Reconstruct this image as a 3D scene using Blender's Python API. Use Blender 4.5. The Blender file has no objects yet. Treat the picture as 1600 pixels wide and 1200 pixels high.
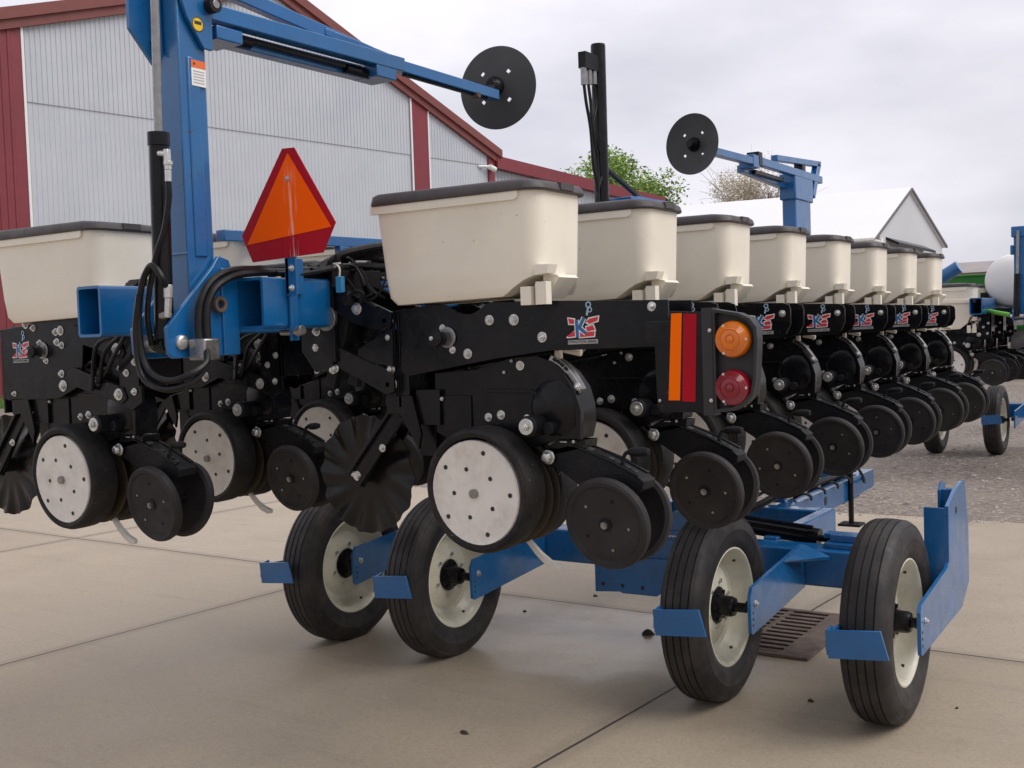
import bpy, math, random
from mathutils import Vector, Matrix
R = math.radians
random.seed(7)
scene = bpy.context.scene
COL = scene.collection

# ------------------------------------------------------------------ materials
def new_mat(name):
    m = bpy.data.materials.new(name); m.use_nodes = True
    nt = m.node_tree
    return m, nt, nt.nodes['Principled BSDF']

def paint(name, col, rough=0.4, metal=0.0, var=0.12, scale=9.0, dirt=None, dirt_amt=0.0, bump=0.0, bscale=60.0,
          coat=0.0, rvar=0.1, dscale=3.0, spec=0.5, chip=None):
    """painted / moulded surface: base colour with a little uneven tone, dust patches and roughness variation"""
    m, nt, b = new_mat(name)
    N, L = nt.nodes, nt.links
    tc0 = N.new('ShaderNodeTexCoord'); oi = N.new('ShaderNodeObjectInfo'); tc = N.new('ShaderNodeMapping')
    sh = N.new('ShaderNodeMath'); sh.operation = 'MULTIPLY'; L.new(oi.outputs['Random'], sh.inputs[0]); sh.inputs[1].default_value = 37
    L.new(tc0.outputs['Object'], tc.inputs['Vector']); L.new(sh.outputs[0], tc.inputs['Location'])
    n1 = N.new('ShaderNodeTexNoise'); n1.inputs['Scale'].default_value = scale; n1.inputs['Detail'].default_value = 6
    L.new(tc.outputs['Vector'], n1.inputs['Vector'])
    mr = N.new('ShaderNodeMapRange'); mr.inputs[1].default_value = .25; mr.inputs[2].default_value = .75
    mr.inputs[3].default_value = 1 - var; mr.inputs[4].default_value = 1 + var
    L.new(n1.outputs['Fac'], mr.inputs[0])
    mul = N.new('ShaderNodeVectorMath'); mul.operation = 'SCALE'
    mul.inputs[0].default_value = col[:3]
    L.new(mr.outputs[0], mul.inputs['Scale'])
    out = mul.outputs[0]
    if dirt:
        n2 = N.new('ShaderNodeTexNoise'); n2.inputs['Scale'].default_value = dscale; n2.inputs['Detail'].default_value = 9
        n2.inputs['Roughness'].default_value = .7
        L.new(tc.outputs['Vector'], n2.inputs['Vector'])
        r2 = N.new('ShaderNodeMapRange'); r2.inputs[1].default_value = .46; r2.inputs[2].default_value = .72
        r2.inputs[3].default_value = 0; r2.inputs[4].default_value = dirt_amt
        L.new(n2.outputs['Fac'], r2.inputs[0])
        mx = N.new('ShaderNodeMix'); mx.data_type = 'RGBA'
        L.new(r2.outputs[0], mx.inputs[0]); L.new(out, mx.inputs[6]); mx.inputs[7].default_value = (*dirt, 1)
        out = mx.outputs[2]
    if chip:
        col2, csc, th, amt = chip
        n5 = N.new('ShaderNodeTexNoise'); n5.inputs['Scale'].default_value = csc; n5.inputs['Detail'].default_value = 3; L.new(tc.outputs['Vector'], n5.inputs['Vector'])
        r5 = N.new('ShaderNodeMapRange'); r5.inputs[1].default_value = th; r5.inputs[2].default_value = th + .03; r5.inputs[4].default_value = amt; L.new(n5.outputs['Fac'], r5.inputs[0])
        mc = N.new('ShaderNodeMix'); mc.data_type = 'RGBA'; L.new(r5.outputs[0], mc.inputs[0]); L.new(out, mc.inputs[6]); mc.inputs[7].default_value = (*col2, 1)
        out = mc.outputs[2]
    L.new(out, b.inputs['Base Color'])
    n3 = N.new('ShaderNodeTexNoise'); n3.inputs['Scale'].default_value = scale * 2.3; n3.inputs['Detail'].default_value = 5
    L.new(tc.outputs['Vector'], n3.inputs['Vector'])
    r3 = N.new('ShaderNodeMapRange'); r3.inputs[3].default_value = max(.03, rough - rvar); r3.inputs[4].default_value = min(1, rough + rvar)
    r3.inputs[1].default_value = .3; r3.inputs[2].default_value = .7
    L.new(n3.outputs['Fac'], r3.inputs[0]); L.new(r3.outputs[0], b.inputs['Roughness'])
    b.inputs['Metallic'].default_value = metal; b.inputs['Specular IOR Level'].default_value = spec
    b.inputs['Coat Weight'].default_value = coat; b.inputs['Coat Roughness'].default_value = .15
    if bump:
        n4 = N.new('ShaderNodeTexNoise'); n4.inputs['Scale'].default_value = bscale; n4.inputs['Detail'].default_value = 4
        L.new(tc.outputs['Vector'], n4.inputs['Vector'])
        bp = N.new('ShaderNodeBump'); bp.inputs['Strength'].default_value = bump; bp.inputs['Distance'].default_value = .01
        L.new(n4.outputs['Fac'], bp.inputs['Height']); L.new(bp.outputs[0], b.inputs['Normal'])
    return m

M = {}
M['blue'] = paint('blue_paint', (.0045, .112, .318), .28, var=.16, scale=5, dirt=(.05, .11, .17), dirt_amt=.35, coat=.5, bump=.05, bscale=30, chip=((.055, .045, .045), 42, .71, .8))
M['black'] = paint('black_paint', (.0052, .0054, .0072), .24, spec=.24, chip=((.06, .05, .042), 55, .71, .7), var=.3, dirt=(.026, .021, .018), dirt_amt=.42, dscale=5, bump=.06, bscale=40)
M['dark'] = paint('dark_casting', (.009, .0095, .012), .45, spec=.2, var=.3, dirt=(.034, .028, .024), dirt_amt=.45, dscale=7, bump=.25, bscale=90)
M['rubber'] = paint('rubber', (.0125, .012, .013), .6, spec=.22, chip=((.17, .155, .14), 85, .70, .7), var=.25, dirt=(.06, .05, .043), dirt_amt=.5, dscale=6, bump=.12, bscale=120)
M['tyre'] = paint('worn_tyre', (.019, .0175, .0178), .58, spec=.4, var=.3, dirt=(.075, .060, .052), dirt_amt=.6, dscale=7, bump=.15, bscale=90)
M['press'] = paint('press_wheel_rubber', (.022, .020, .021), .6, spec=.28, var=.2, dirt=(.06, .052, .047), dirt_amt=.4, dscale=8, bump=.1, bscale=120)
M['cream'] = paint('cream_plastic', (.83, .775, .655), .42, chip=((.22, .19, .15), 60, .735, .7), var=.035, scale=4, dirt=(.50, .44, .34), dirt_amt=.22, dscale=3, bump=.03, bscale=160)
M['lid'] = paint('lid_plastic', (.052, .045, .047), .5, var=.12, dirt=(.12, .105, .10), dirt_amt=.35, dscale=6, bump=.08, bscale=150)
M['disc'] = paint('offwhite_steel', (.74, .705, .655), .5, var=.08, scale=14, dirt=(.33, .26, .20), dirt_amt=.4, dscale=9, bump=.05, bscale=60)
M['rim'] = paint('cream_rim', (.76, .725, .58), .33, var=.05, dirt=(.36, .31, .22), dirt_amt=.35, dscale=6, coat=.25)
M['zinc'] = paint('zinc_bolt', (.62, .62, .60), .34, metal=.85, var=.15, scale=40)
M['steel'] = paint('bare_steel', (.30, .295, .29), .32, metal=.85, var=.2, scale=30)
M['coulter'] = paint('coulter_steel', (.0055, .0045, .0048), .27, metal=0, spec=.3, var=.35, scale=6, dirt=(.017, .012, .010), dirt_amt=.6, dscale=5, bump=.08, bscale=40)
M['rusty'] = paint('rusty_disc', (.045, .033, .020), .5, metal=.3, var=.35, scale=8, dirt=(.035, .024, .018), dirt_amt=.8, dscale=6)
M['hose'] = paint('hose_rubber', (.008, .008, .009), .40, spec=.25, var=.3, scale=20, dirt=(.035, .03, .027), dirt_amt=.4, dscale=12)
M['orange'] = paint('reflective_orange', (1.0, .115, .0), .55, var=.02, spec=.08)
M['orange2'] = paint('orange_strip', (1.0, .16, .0), .5, var=.02, spec=.08)
M['sred'] = paint('reflective_red', (.40, .006, .018), .5, spec=.12, var=.08, bump=.2, bscale=400)
M['amber'] = paint('amber_lens', (.68, .165, .003), .12, var=.15, scale=14, spec=.3, coat=.7)
M['redlens'] = paint('red_lens', (.22, .003, .014), .12, var=.2, scale=14, spec=.3, coat=.7)
M['housing'] = paint('grey_housing', (.028, .027, .030), .5, var=.15, spec=.35)
M['white'] = paint('white_decal', (.78, .77, .76), .45, var=.04)
M['tab'] = paint('white_plastic', (.66, .63, .58), .4, var=.1, dirt=(.35, .3, .24), dirt_amt=.4, dscale=14)
M['tank'] = paint('white_tank', (.80, .79, .77), .4, var=.03)
M['dred'] = paint('decal_red', (.58, .03, .045), .4, var=.05)
M['dblue'] = paint('decal_blue', (.02, .13, .33), .4, var=.05)
M['lblue'] = paint('decal_pale_blue', (.33, .47, .60), .4, var=.05)
M['grey'] = paint('decal_grey', (.42, .42, .42), .5, var=.05)
M['yellow'] = paint('sticker_yellow', (.75, .50, .02), .4, var=.05)
M['sorange'] = paint('sticker_orange', (.75, .15, .03), .4, var=.05)
M['cblue'] = paint('connector_blue', (.05, .30, .58), .4, var=.05)
M['discplate'] = paint('marker_disc_paint', (.040, .041, .044), .5, var=.15, spec=.4)
M['greytrim'] = paint('grey_trim', (.16, .15, .155), .6)
M['barnred'] = paint('barn_red', (.205, .030, .040), .5, var=.1, scale=2, dirt=(.15, .03, .03), dirt_amt=.4, dscale=.6)
M['trimred'] = paint('trim_red', (.185, .050, .042), .5, var=.1, scale=2)
M['sheet'] = paint('galvanised_white_sheet', (.51, .53, .57), .42, var=.05, scale=.7, dirt=(.42, .45, .50), dirt_amt=.6, dscale=.5)
M['roofwhite'] = paint('white_roof', (.86, .86, .87), .5, var=.02, scale=.5)
M['barnwall'] = paint('pale_wall', (.62, .63, .65), .6, var=.05, scale=.5)
M['brownroof'] = paint('grey_brown_roof', (.30, .265, .26), .7, var=.1, scale=1)
M['tan'] = paint('tan_wall', (.52, .47, .38), .7, var=.08, scale=1)
M['green'] = paint('green_paint', (.008, .16, .012), .4, var=.1, scale=3)
M['lime'] = paint('lime_hose', (.13, .42, .04), .45, var=.1)
M['rust'] = paint('rusty_iron', (.12, .085, .068), .75, var=.35, scale=14, dirt=(.05, .03, .022), dirt_amt=.8, dscale=9, bump=.3, bscale=60)
M['pit_shade'] = paint('dark_pit', (.012, .010, .009), .8, var=.2)
M['bark'] = paint('bark', (.10, .075, .055), .9, var=.3, scale=6, bump=.4, bscale=20)
M['leaf'] = paint('spring_leaf', (.17, .285, .05), .55, var=.5, scale=1.3)
M['leaf2'] = paint('young_leaf', (.30, .40, .085), .55, var=.4, scale=1.3)
M['bud'] = paint('pale_bud', (.60, .54, .38), .7, var=.3, scale=2)
M['twig'] = paint('twig', (.42, .36, .28), .85, var=.25, scale=3)
M['debris'] = paint('dark_clod', (.04, .03, .024), .9, var=.3, scale=60, bump=.5, bscale=200)
M['shrub'] = paint('dark_foliage', (.018, .035, .022), .7, var=.4, scale=4)

# dark print; the same tone paints the shade inside holes and notches
M['ink_hole'] = paint('dark_print', (.02, .02, .02), .6, var=.05)

def streak(m, amt, col):
    """run-off streaks down a painted sign"""
    nt = m.node_tree; N, L = nt.nodes, nt.links
    b = N['Principled BSDF']; src = b.inputs['Base Color'].links[0].from_socket
    tc = N.new('ShaderNodeTexCoord'); mp = N.new('ShaderNodeMapping'); mp.inputs['Scale'].default_value = (95, 95, 7)
    n = N.new('ShaderNodeTexNoise'); n.inputs['Scale'].default_value = 1; n.inputs['Detail'].default_value = 3
    L.new(tc.outputs['Object'], mp.inputs[0]); L.new(mp.outputs[0], n.inputs['Vector'])
    sp = N.new('ShaderNodeSeparateXYZ'); L.new(tc.outputs['Object'], sp.inputs[0])
    # band about x = -2.615 and below z = 2.25
    a = N.new('ShaderNodeMath'); a.operation = 'SUBTRACT'; L.new(sp.outputs[0], a.inputs[0]); a.inputs[1].default_value = -2.612
    ab = N.new('ShaderNodeMath'); ab.operation = 'ABSOLUTE'; L.new(a.outputs[0], ab.inputs[0])
    rr = N.new('ShaderNodeMapRange'); L.new(ab.outputs[0], rr.inputs[0]); rr.inputs[1].default_value = .008; rr.inputs[2].default_value = .034
    rr.inputs[3].default_value = 1; rr.inputs[4].default_value = 0
    rz = N.new('ShaderNodeMapRange'); L.new(sp.outputs[2], rz.inputs[0]); rz.inputs[1].default_value = 2.02; rz.inputs[2].default_value = 2.30
    rz.inputs[3].default_value = 1; rz.inputs[4].default_value = 0
    rn = N.new('ShaderNodeMapRange'); L.new(n.outputs['Fac'], rn.inputs[0]); rn.inputs[1].default_value = .5; rn.inputs[2].default_value = .62
    m1 = N.new('ShaderNodeMath'); m1.operation = 'MULTIPLY'; L.new(rr.outputs[0], m1.inputs[0]); L.new(rn.outputs[0], m1.inputs[1])
    m2 = N.new('ShaderNodeMath'); m2.operation = 'MULTIPLY'; L.new(m1.outputs[0], m2.inputs[0]); L.new(rz.outputs[0], m2.inputs[1])
    m3 = N.new('ShaderNodeMath'); m3.operation = 'MULTIPLY'; L.new(m2.outputs[0], m3.inputs[0]); m3.inputs[1].default_value = amt
    mx = N.new('ShaderNodeMix'); mx.data_type = 'RGBA'; L.new(m3.outputs[0], mx.inputs[0]); L.new(src, mx.inputs[6]); mx.inputs[7].default_value = (*col, 1)
    L.new(mx.outputs[2], b.inputs['Base Color'])
streak(M['orange'], .85, (.85, .70, .62)); streak(M['sred'], .7, (.75, .62, .60))

def concrete_mat():
    m, nt, b = new_mat('damp_concrete'); N, L = nt.nodes, nt.links
    tc = N.new('ShaderNodeTexCoord'); P = tc.outputs['Object']
    def noise(s, d=6, r=.6):
        n = N.new('ShaderNodeTexNoise'); n.inputs['Scale'].default_value = s; n.inputs['Detail'].default_value = d; n.inputs['Roughness'].default_value = r
        L.new(P, n.inputs['Vector']); return n.outputs['Fac']
    def rng(x, a, c, lo, hi):
        n = N.new('ShaderNodeMapRange'); L.new(x, n.inputs[0])
        for i, v in zip((1, 2, 3, 4), (a, c, lo, hi)): n.inputs[i].default_value = v
        return n.outputs[0]
    def mth(op, a, c):
        n = N.new('ShaderNodeMath'); n.operation = op
        for i, v in enumerate((a, c)):
            if isinstance(v, (int, float)): n.inputs[i].default_value = v
            elif v is not None: L.new(v, n.inputs[i])
        return n.outputs[0]
    def mix(f, a, c):
        n = N.new('ShaderNodeMix'); n.data_type = 'RGBA'
        if isinstance(f, (int, float)): n.inputs[0].default_value = f
        else: L.new(f, n.inputs[0])
        for i, v in ((6, a), (7, c)):
            if isinstance(v, tuple): n.inputs[i].default_value = (*v, 1)
            else: L.new(v, n.inputs[i])
        return n.outputs[2]
    big = noise(.42, 4); mid = noise(2.2, 8, .65); fine = noise(70, 5, .7); grit = noise(230, 3, .7)
    sp = N.new('ShaderNodeSeparateXYZ'); L.new(P, sp.inputs[0])
    # slightly different tone in each bay of the slab
    c = mix(rng(mid, .3, .7, 0, 1), (.325, .268, .203), (.42, .352, .276))
    wet = rng(big, .46, .60, 0, 1)
    wet2 = mth('MULTIPLY', wet, rng(mid, .25, .6, .55, 1))
    wob = mth('MULTIPLY', mth('SUBTRACT', noise(1.3, 3), .5), .03)
    xs = mth('ADD', mth('SUBTRACT', sp.outputs[0], mth('MULTIPLY', sp.outputs[1], .068)), mth('MULTIPLY', wob, .4))
    ys = mth('ADD', mth('ADD', sp.outputs[1], mth('MULTIPLY', sp.outputs[0], .03)), wob)
    # the bays beyond the cross joint and left of the second joint have dried; the near ones are still damp
    dry = mth('MAXIMUM', rng(ys, 5.79, 5.81, 0, 1), rng(xs, -5.80, -5.78, .45, 0))
    damp = mth('SUBTRACT', 1, dry)
    c = mix(mth('MULTIPLY', damp, rng(mid, .25, .75, .35, .75)), c, (.325, .266, .188))
    c = mix(mth('MULTIPLY', dry, .42), c, (.435, .368, .285))
    wet2 = mth('MULTIPLY', wet2, mth('ADD', mth('MULTIPLY', damp, .75), .25))
    c = mix(mth('MULTIPLY', wet2, .42), c, (.225, .178, .120))
    sp1 = noise(26, 6, .8); sp2 = noise(48, 5, .8)
    c = mix(mth('MULTIPLY', rng(sp1, .52, .68, 0, 1), .22), c, (.17, .135, .10)); c = mix(mth('MULTIPLY', rng(sp2, .56, .70, 0, 1), .25), c, (.56, .49, .40))
    # faint tyre scrubs and drag marks
    mp = N.new('ShaderNodeMapping'); mp.inputs['Rotation'].default_value = (0, 0, .5); mp.inputs['Scale'].default_value = (.35, 5.5, 1); L.new(P, mp.inputs[0])
    sm = N.new('ShaderNodeTexNoise'); sm.inputs['Scale'].default_value = 1.6; sm.inputs['Detail'].default_value = 7; sm.inputs['Roughness'].default_value = .7; L.new(mp.outputs[0], sm.inputs['Vector'])
    c = mix(mth('MULTIPLY', rng(sm.outputs['Fac'], .56, .72, 0, 1), .22), c, (.10, .085, .07))
    c = mix(mth('MULTIPLY', rng(noise(9, 8, .75), .60, .70, 0, 1), .30), c, (.13, .105, .08))
    c = mix(mth('MULTIPLY', rng(noise(5.3, 9, .75), .62, .74, 0, 1), .25), c, (.46, .41, .34))
    # a film of water lying under the axle
    dx = mth('MULTIPLY', mth('ADD', sp.outputs[0], 2.9), .55); dy = mth('SUBTRACT', sp.outputs[1], 5.15)
    rad = mth('SQRT', mth('ADD', mth('MULTIPLY', dx, dx), mth('MULTIPLY', dy, dy)), None)
    film = mth('MULTIPLY', rng(mth('ADD', rad, mth('MULTIPLY', mth('SUBTRACT', mid, .5), .9)), .35, .95, 1, 0), damp)
    c = mix(mth('MULTIPLY', rng(fine, .50, .70, 0, 1), .42), c, (.13, .105, .085))
    c = mix(mth('MULTIPLY', rng(grit, .56, .74, 0, 1), .5), c, (.52, .46, .38))
    def joint(v, off, per, w):
        f = mth('PINGPONG', mth('SUBTRACT', v, off), per / 2)      # 0 on the joint
        return rng(f, w * .5, w, 1, 0)
    j = mth('MAXIMUM', joint(xs, -2.29 - .068 * 3.6, 3.26, .010), joint(ys, 5.80, 4.6, .010))
    stain = mth('MAXIMUM', joint(xs, -2.29 - .068 * 3.6, 3.26, .09), joint(ys, 5.80, 4.6, .09))
    c = mix(mth('MULTIPLY', stain, .22), c, (.12, .095, .075))
    c = mix(mth('MULTIPLY', j, .92), c, (.028, .022, .018))
    L.new(c, b.inputs['Base Color'])
    rough = mth('SUBTRACT', rng(mid, .3, .7, .58, .74), mth('ADD', mth('MULTIPLY', wet2, .30), mth('MULTIPLY', film, .30)))
    L.new(rough, b.inputs['Roughness']); b.inputs['Specular IOR Level'].default_value = .36
    h = mth('SUBTRACT', mth('ADD', mth('MULTIPLY', fine, .5), mth('MULTIPLY', grit, .3)), mth('MULTIPLY', j, 3))
    bp = N.new('ShaderNodeBump'); bp.inputs['Strength'].default_value = .35; bp.inputs['Distance'].default_value = .004
    L.new(h, bp.inputs['Height']); L.new(bp.outputs[0], b.inputs['Normal'])
    return m
M['concrete'] = concrete_mat()

def gravel_mat():
    m, nt, b = new_mat('limestone_gravel'); N, L = nt.nodes, nt.links
    tc = N.new('ShaderNodeTexCoord')
    v = N.new('ShaderNodeTexVoronoi'); v.inputs['Scale'].default_value = 30; L.new(tc.outputs['Object'], v.inputs['Vector'])
    v2 = N.new('ShaderNodeTexVoronoi'); v2.inputs['Scale'].default_value = 80; L.new(tc.outputs['Object'], v2.inputs['Vector'])
    n = N.new('ShaderNodeTexNoise'); n.inputs['Scale'].default_value = .5; n.inputs['Detail'].default_value = 8; L.new(tc.outputs['Object'], n.inputs['Vector'])
    bw = N.new('ShaderNodeSeparateColor'); L.new(v.outputs['Color'], bw.inputs[0])
    cr = N.new('ShaderNodeValToRGB'); L.new(bw.outputs[0], cr.inputs[0])
    e = cr.color_ramp.elements; e[0].color = (.115, .094, .078, 1); e[1].color = (.37, .315, .265, 1)
    e2 = e.new(.7); e2.color = (.20, .164, .137, 1)
    mx = N.new('ShaderNodeMix'); mx.data_type = 'RGBA'
    r = N.new('ShaderNodeMapRange'); L.new(n.outputs['Fac'], r.inputs[0]); r.inputs[1].default_value = .4; r.inputs[2].default_value = .65
    r.inputs[4].default_value = .6
    L.new(r.outputs[0], mx.inputs[0]); L.new(cr.outputs[0], mx.inputs[6]); mx.inputs[7].default_value = (.29, .243, .205, 1)
    L.new(mx.outputs[2], b.inputs['Base Color']); b.inputs['Roughness'].default_value = .85
    a = N.new('ShaderNodeMath'); a.operation = 'ADD'; L.new(v.outputs['Distance'], a.inputs[0]); L.new(v2.outputs['Distance'], a.inputs[1])
    bp = N.new('ShaderNodeBump'); bp.inputs['Strength'].default_value = .6; bp.inputs['Distance'].default_value = .012; bp.invert = True
    L.new(a.outputs[0], bp.inputs['Height']); L.new(bp.outputs[0], b.inputs['Normal'])
    return m
M['gravel'] = gravel_mat()
M['stone'] = paint('gravel_stone', (.33, .29, .26), .85, var=.75, scale=9)
M['grass'] = paint('grass', (.10, .20, .022), .7, var=.45, scale=2)
M['turf'] = paint('turf', (.075, .13, .02), .85, var=.4, scale=3, bump=.5, bscale=30)

# ------------------------------------------------------------------ mesh builder
def basis(axis):
    a = Vector(axis).normalized()
    t = Vector((0, 0, 1)) if abs(a.z) < .9 else Vector((1, 0, 0))
    u = t.cross(a).normalized(); v = a.cross(u)
    return u, v, a

class MB:
    def __init__(s, mat='black'):
        s.v, s.f, s.mi, s.mats, s.cur = [], [], [], [], mat
        s.mat(mat)
    def mat(s, m):
        if m not in s.mats: s.mats.append(m)
        s.cur = s.mats.index(m); return s
    def add(s, vs, fs):
        o = len(s.v); s.v += [tuple(x) for x in vs]
        for f in fs: s.f.append([i + o for i in f]); s.mi.append(s.cur)
        return s
    def box(s, lo, hi, mtx=None):
        (a, b, c), (d, e, f) = lo, hi
        vs = [(a, b, c), (d, b, c), (d, e, c), (a, e, c), (a, b, f), (d, b, f), (d, e, f), (a, e, f)]
        if mtx is not None: vs = [mtx @ Vector(p) for p in vs]
        return s.add(vs, [(0, 3, 2, 1), (4, 5, 6, 7), (0, 1, 5, 4), (1, 2, 6, 5), (2, 3, 7, 6), (3, 0, 4, 7)])
    def prism(s, pts, a, b, plane='xz'):
        """polygon in a plane, thickened between a and b along the third axis"""
        def P(p, t):
            return {'xz': (p[0], t, p[1]), 'yz': (t, p[0], p[1]), 'xy': (p[0], p[1], t)}[plane]
        ar = sum(pts[i][0] * pts[(i + 1) % len(pts)][1] - pts[(i + 1) % len(pts)][0] * pts[i][1] for i in range(len(pts)))
        if ar < 0: pts = pts[::-1]
        n = len(pts); lo, hi = min(a, b), max(a, b)
        vs = [P(p, lo) for p in pts] + [P(p, hi) for p in pts]
        fs = [list(range(n))[::-1], list(range(n, 2 * n))] + [(i, (i + 1) % n, (i + 1) % n + n, i + n) for i in range(n)]
        if plane == 'xz': fs = [list(f)[::-1] for f in fs]
        return s.add(vs, fs)
    def bar(s, p, q, w, h, up=(0, 0, 1)):
        """rectangular bar between two points"""
        p, q = Vector(p), Vector(q); d = (q - p).normalized()
        x = d.cross(Vector(up)).normalized(); z = x.cross(d)
        vs = []
        for c in (p, q):
            for i, j in ((-1, -1), (1, -1), (1, 1), (-1, 1)): vs.append(c + x * (i * w / 2) + z * (j * h / 2))
        return s.add(vs, [(0, 3, 2, 1)[::-1], (4, 5, 6, 7)[::-1], (0, 1, 5, 4)[::-1], (1, 2, 6, 5)[::-1], (2, 3, 7, 6)[::-1], (3, 0, 4, 7)[::-1]])
    def cyl(s, p, q, r, n=16, r2=None):
        p, q = Vector(p), Vector(q); u, v, a = basis(q - p); r2 = r if r2 is None else r2
        vs = [p + (u * math.cos(t) + v * math.sin(t)) * r for t in (2 * math.pi * i / n for i in range(n))]
        vs += [q + (u * math.cos(t) + v * math.sin(t)) * r2 for t in (2 * math.pi * i / n for i in range(n))]
        fs = [list(range(n))[::-1], list(range(n, 2 * n))] + [(i, (i + 1) % n, (i + 1) % n + n, i + n) for i in range(n)]
        return s.add(vs, fs)
    def lathe(s, prof, o, axis, n=32, close=False):
        """profile of (radius, height along axis); radius 0 makes a pole"""
        o = Vector(o); u, v, a = basis(axis); rings = []; vs = []; fs = []
        for r, h in prof:
            if r < 1e-6: rings.append([len(vs)]); vs.append(o + a * h)
            else:
                rings.append(list(range(len(vs), len(vs) + n)))
                vs += [o + a * h + (u * math.cos(2 * math.pi * i / n) + v * math.sin(2 * math.pi * i / n)) * r for i in range(n)]
        pairs = list(zip(rings[:-1], rings[1:])) + ([(rings[-1], rings[0])] if close else [])
        for A, B in pairs:
            for i in range(n):
                k = (i + 1) % n
                if len(A) == 1 and len(B) == 1: continue
                if len(A) == 1: fs.append((A[0], B[k], B[i]))
                elif len(B) == 1: fs.append((A[i], A[k], B[0]))
                else: fs.append((A[i], A[k], B[k], B[i]))
        return s.add(vs, fs)
    def tube(s, pts, r, n=8, sub=5):
        pts = [Vector(p) for p in pts]
        if sub > 1 and len(pts) > 2:
            P = [pts[0] * 2 - pts[1]] + pts + [pts[-1] * 2 - pts[-2]]; q = []
            for i in range(1, len(P) - 2):
                for k in range(sub):
                    t = k / sub; a, b, c, d = P[i - 1:i + 3]
                    q.append(.5 * ((2 * b) + (c - a) * t + (2 * a - 5 * b + 4 * c - d) * t * t + (3 * b - a - 3 * c + d) * t ** 3))
            q.append(pts[-1]); pts = q
        vs = []; fs = []; u = None
        for i, p in enumerate(pts):
            d = (pts[min(i + 1, len(pts) - 1)] - pts[max(i - 1, 0)]).normalized()
            if u is None: u = basis(d)[0]
            u = (u - d * u.dot(d)).normalized(); v = d.cross(u)
            rr = r[min(i, len(r) - 1)] if isinstance(r, (list, tuple)) else r
            vs += [p + (u * math.cos(2 * math.pi * k / n) + v * math.sin(2 * math.pi * k / n)) * rr for k in range(n)]
        m = len(pts)
        for i in range(m - 1):
            for k in range(n):
                fs.append((i * n + k, i * n + (k + 1) % n, (i + 1) * n + (k + 1) % n, (i + 1) * n + k))
        fs += [list(range(n))[::-1], list(range((m - 1) * n, m * n))]
        return s.add(vs, fs)
    def bolt(s, p, axis=(0, -1, 0), r=.011, h=.010, washer=True):
        p = Vector(p); a = Vector(axis).normalized()
        keep = s.cur; s.mat('zinc')
        if washer: s.cyl(p, p + a * .003, r * 1.45, 14)
        s.cyl(p + a * .002, p + a * h, r, 6); s.cyl(p + a * h, p + a * (h + .004), r * .55, 8)
        s.cur = keep; return s
    def loft(s, rings, cap=True):
        n = len(rings[0]); vs = [p for r in rings for p in r]; fs = []
        for i in range(len(rings) - 1):
            for k in range(n): fs.append((i * n + k, i * n + (k + 1) % n, (i + 1) * n + (k + 1) % n, (i + 1) * n + k))
        if cap: fs += [list(range(n))[::-1], list(range((len(rings) - 1) * n, len(rings) * n))]
        return s.add(vs, fs)
    def mesh(s, name, sharp=35):
        me = bpy.data.meshes.new(name); me.from_pydata(s.v, [], s.f)
        for m in s.mats: me.materials.append(M[m])
        me.polygons.foreach_set('material_index', s.mi)
        me.polygons.foreach_set('use_smooth', [True] * len(s.f))
        me.set_sharp_from_angle(angle=R(sharp)); me.update()
        return me
    def build(s, name, parent=None, bevel=0, sharp=35, loc=None):
        return link(name, s.mesh(name, sharp), parent, bevel, loc)

def link(name, me, parent=None, bevel=0, loc=None):
    o = bpy.data.objects.new(name, me); COL.objects.link(o)
    if parent: o.parent = parent
    if loc: o.location = loc
    if bevel:
        b = o.modifiers.new('Bevel', 'BEVEL'); b.width = bevel; b.segments = 2; b.limit_method = 'ANGLE'; b.angle_limit = R(40)
    return o

def empty(name, loc=(0, 0, 0)):
    o = bpy.data.objects.new(name, None); COL.objects.link(o); o.location = loc; o.empty_display_size = .2
    return o
def tag(o, label=None, cat=None, group=None, kind=None):
    if label: o['label'] = label
    if cat: o['category'] = cat
    if group: o['group'] = group
    if kind: o['kind'] = kind
    return o
def copy_tree(o, parent=None, skip=()):
    c = o.copy(); COL.objects.link(c); c.parent = parent
    for ch in list(o.children):
        if ch.name.split('.')[0] not in skip: copy_tree(ch, c, skip)
    return c

def rrect(x0, x1, y0, y1, r, z, n=5, rx=None):
    """rounded rectangle ring; rx gives a larger corner radius at the x1 end"""
    out = []
    for (cx, cy, a, q) in ((x1, y1, 0, rx or r), (x0, y1, 90, r), (x0, y0, 180, r), (x1, y0, 270, rx or r)):
        sx = -1 if a in (0, 270) else 1; sy = -1 if a in (0, 90) else 1
        for k in range(n + 1):
            t = R(a + 90 * k / n)
            out.append((cx + sx * q + q * math.cos(t), cy + sy * q + q * math.sin(t), z))
    return out

# ------------------------------------------------------------------ ground
g = MB('gravel')
g.add([(-400, -60, 0), (400, -60, 0), (400, 900, 0), (-400, 900, 0)], [(0, 1, 2, 3)])
tag(g.build('ground'), kind='structure')
c = MB('concrete'); random.seed(3)
edge = [(60 - i * 1.0, 9.79 - .02 * math.sin(i * 1.7) + random.uniform(-.02, .02)) for i in range(0, 105)]
hole = None
c.prism([(-44, -30), (60, -30)] + edge, -.2, .012, 'xy')
tag(c.build('concrete_yard'), kind='structure')
ZG = .012
t = MB('turf'); t.add([(-80, 12, .006), (-29.6, 19, .006), (-27.0, 70, .006), (-80, 70, .006)], [(0, 1, 2, 3)])
tag(t.build('grass_verge'), kind='structure')

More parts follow.
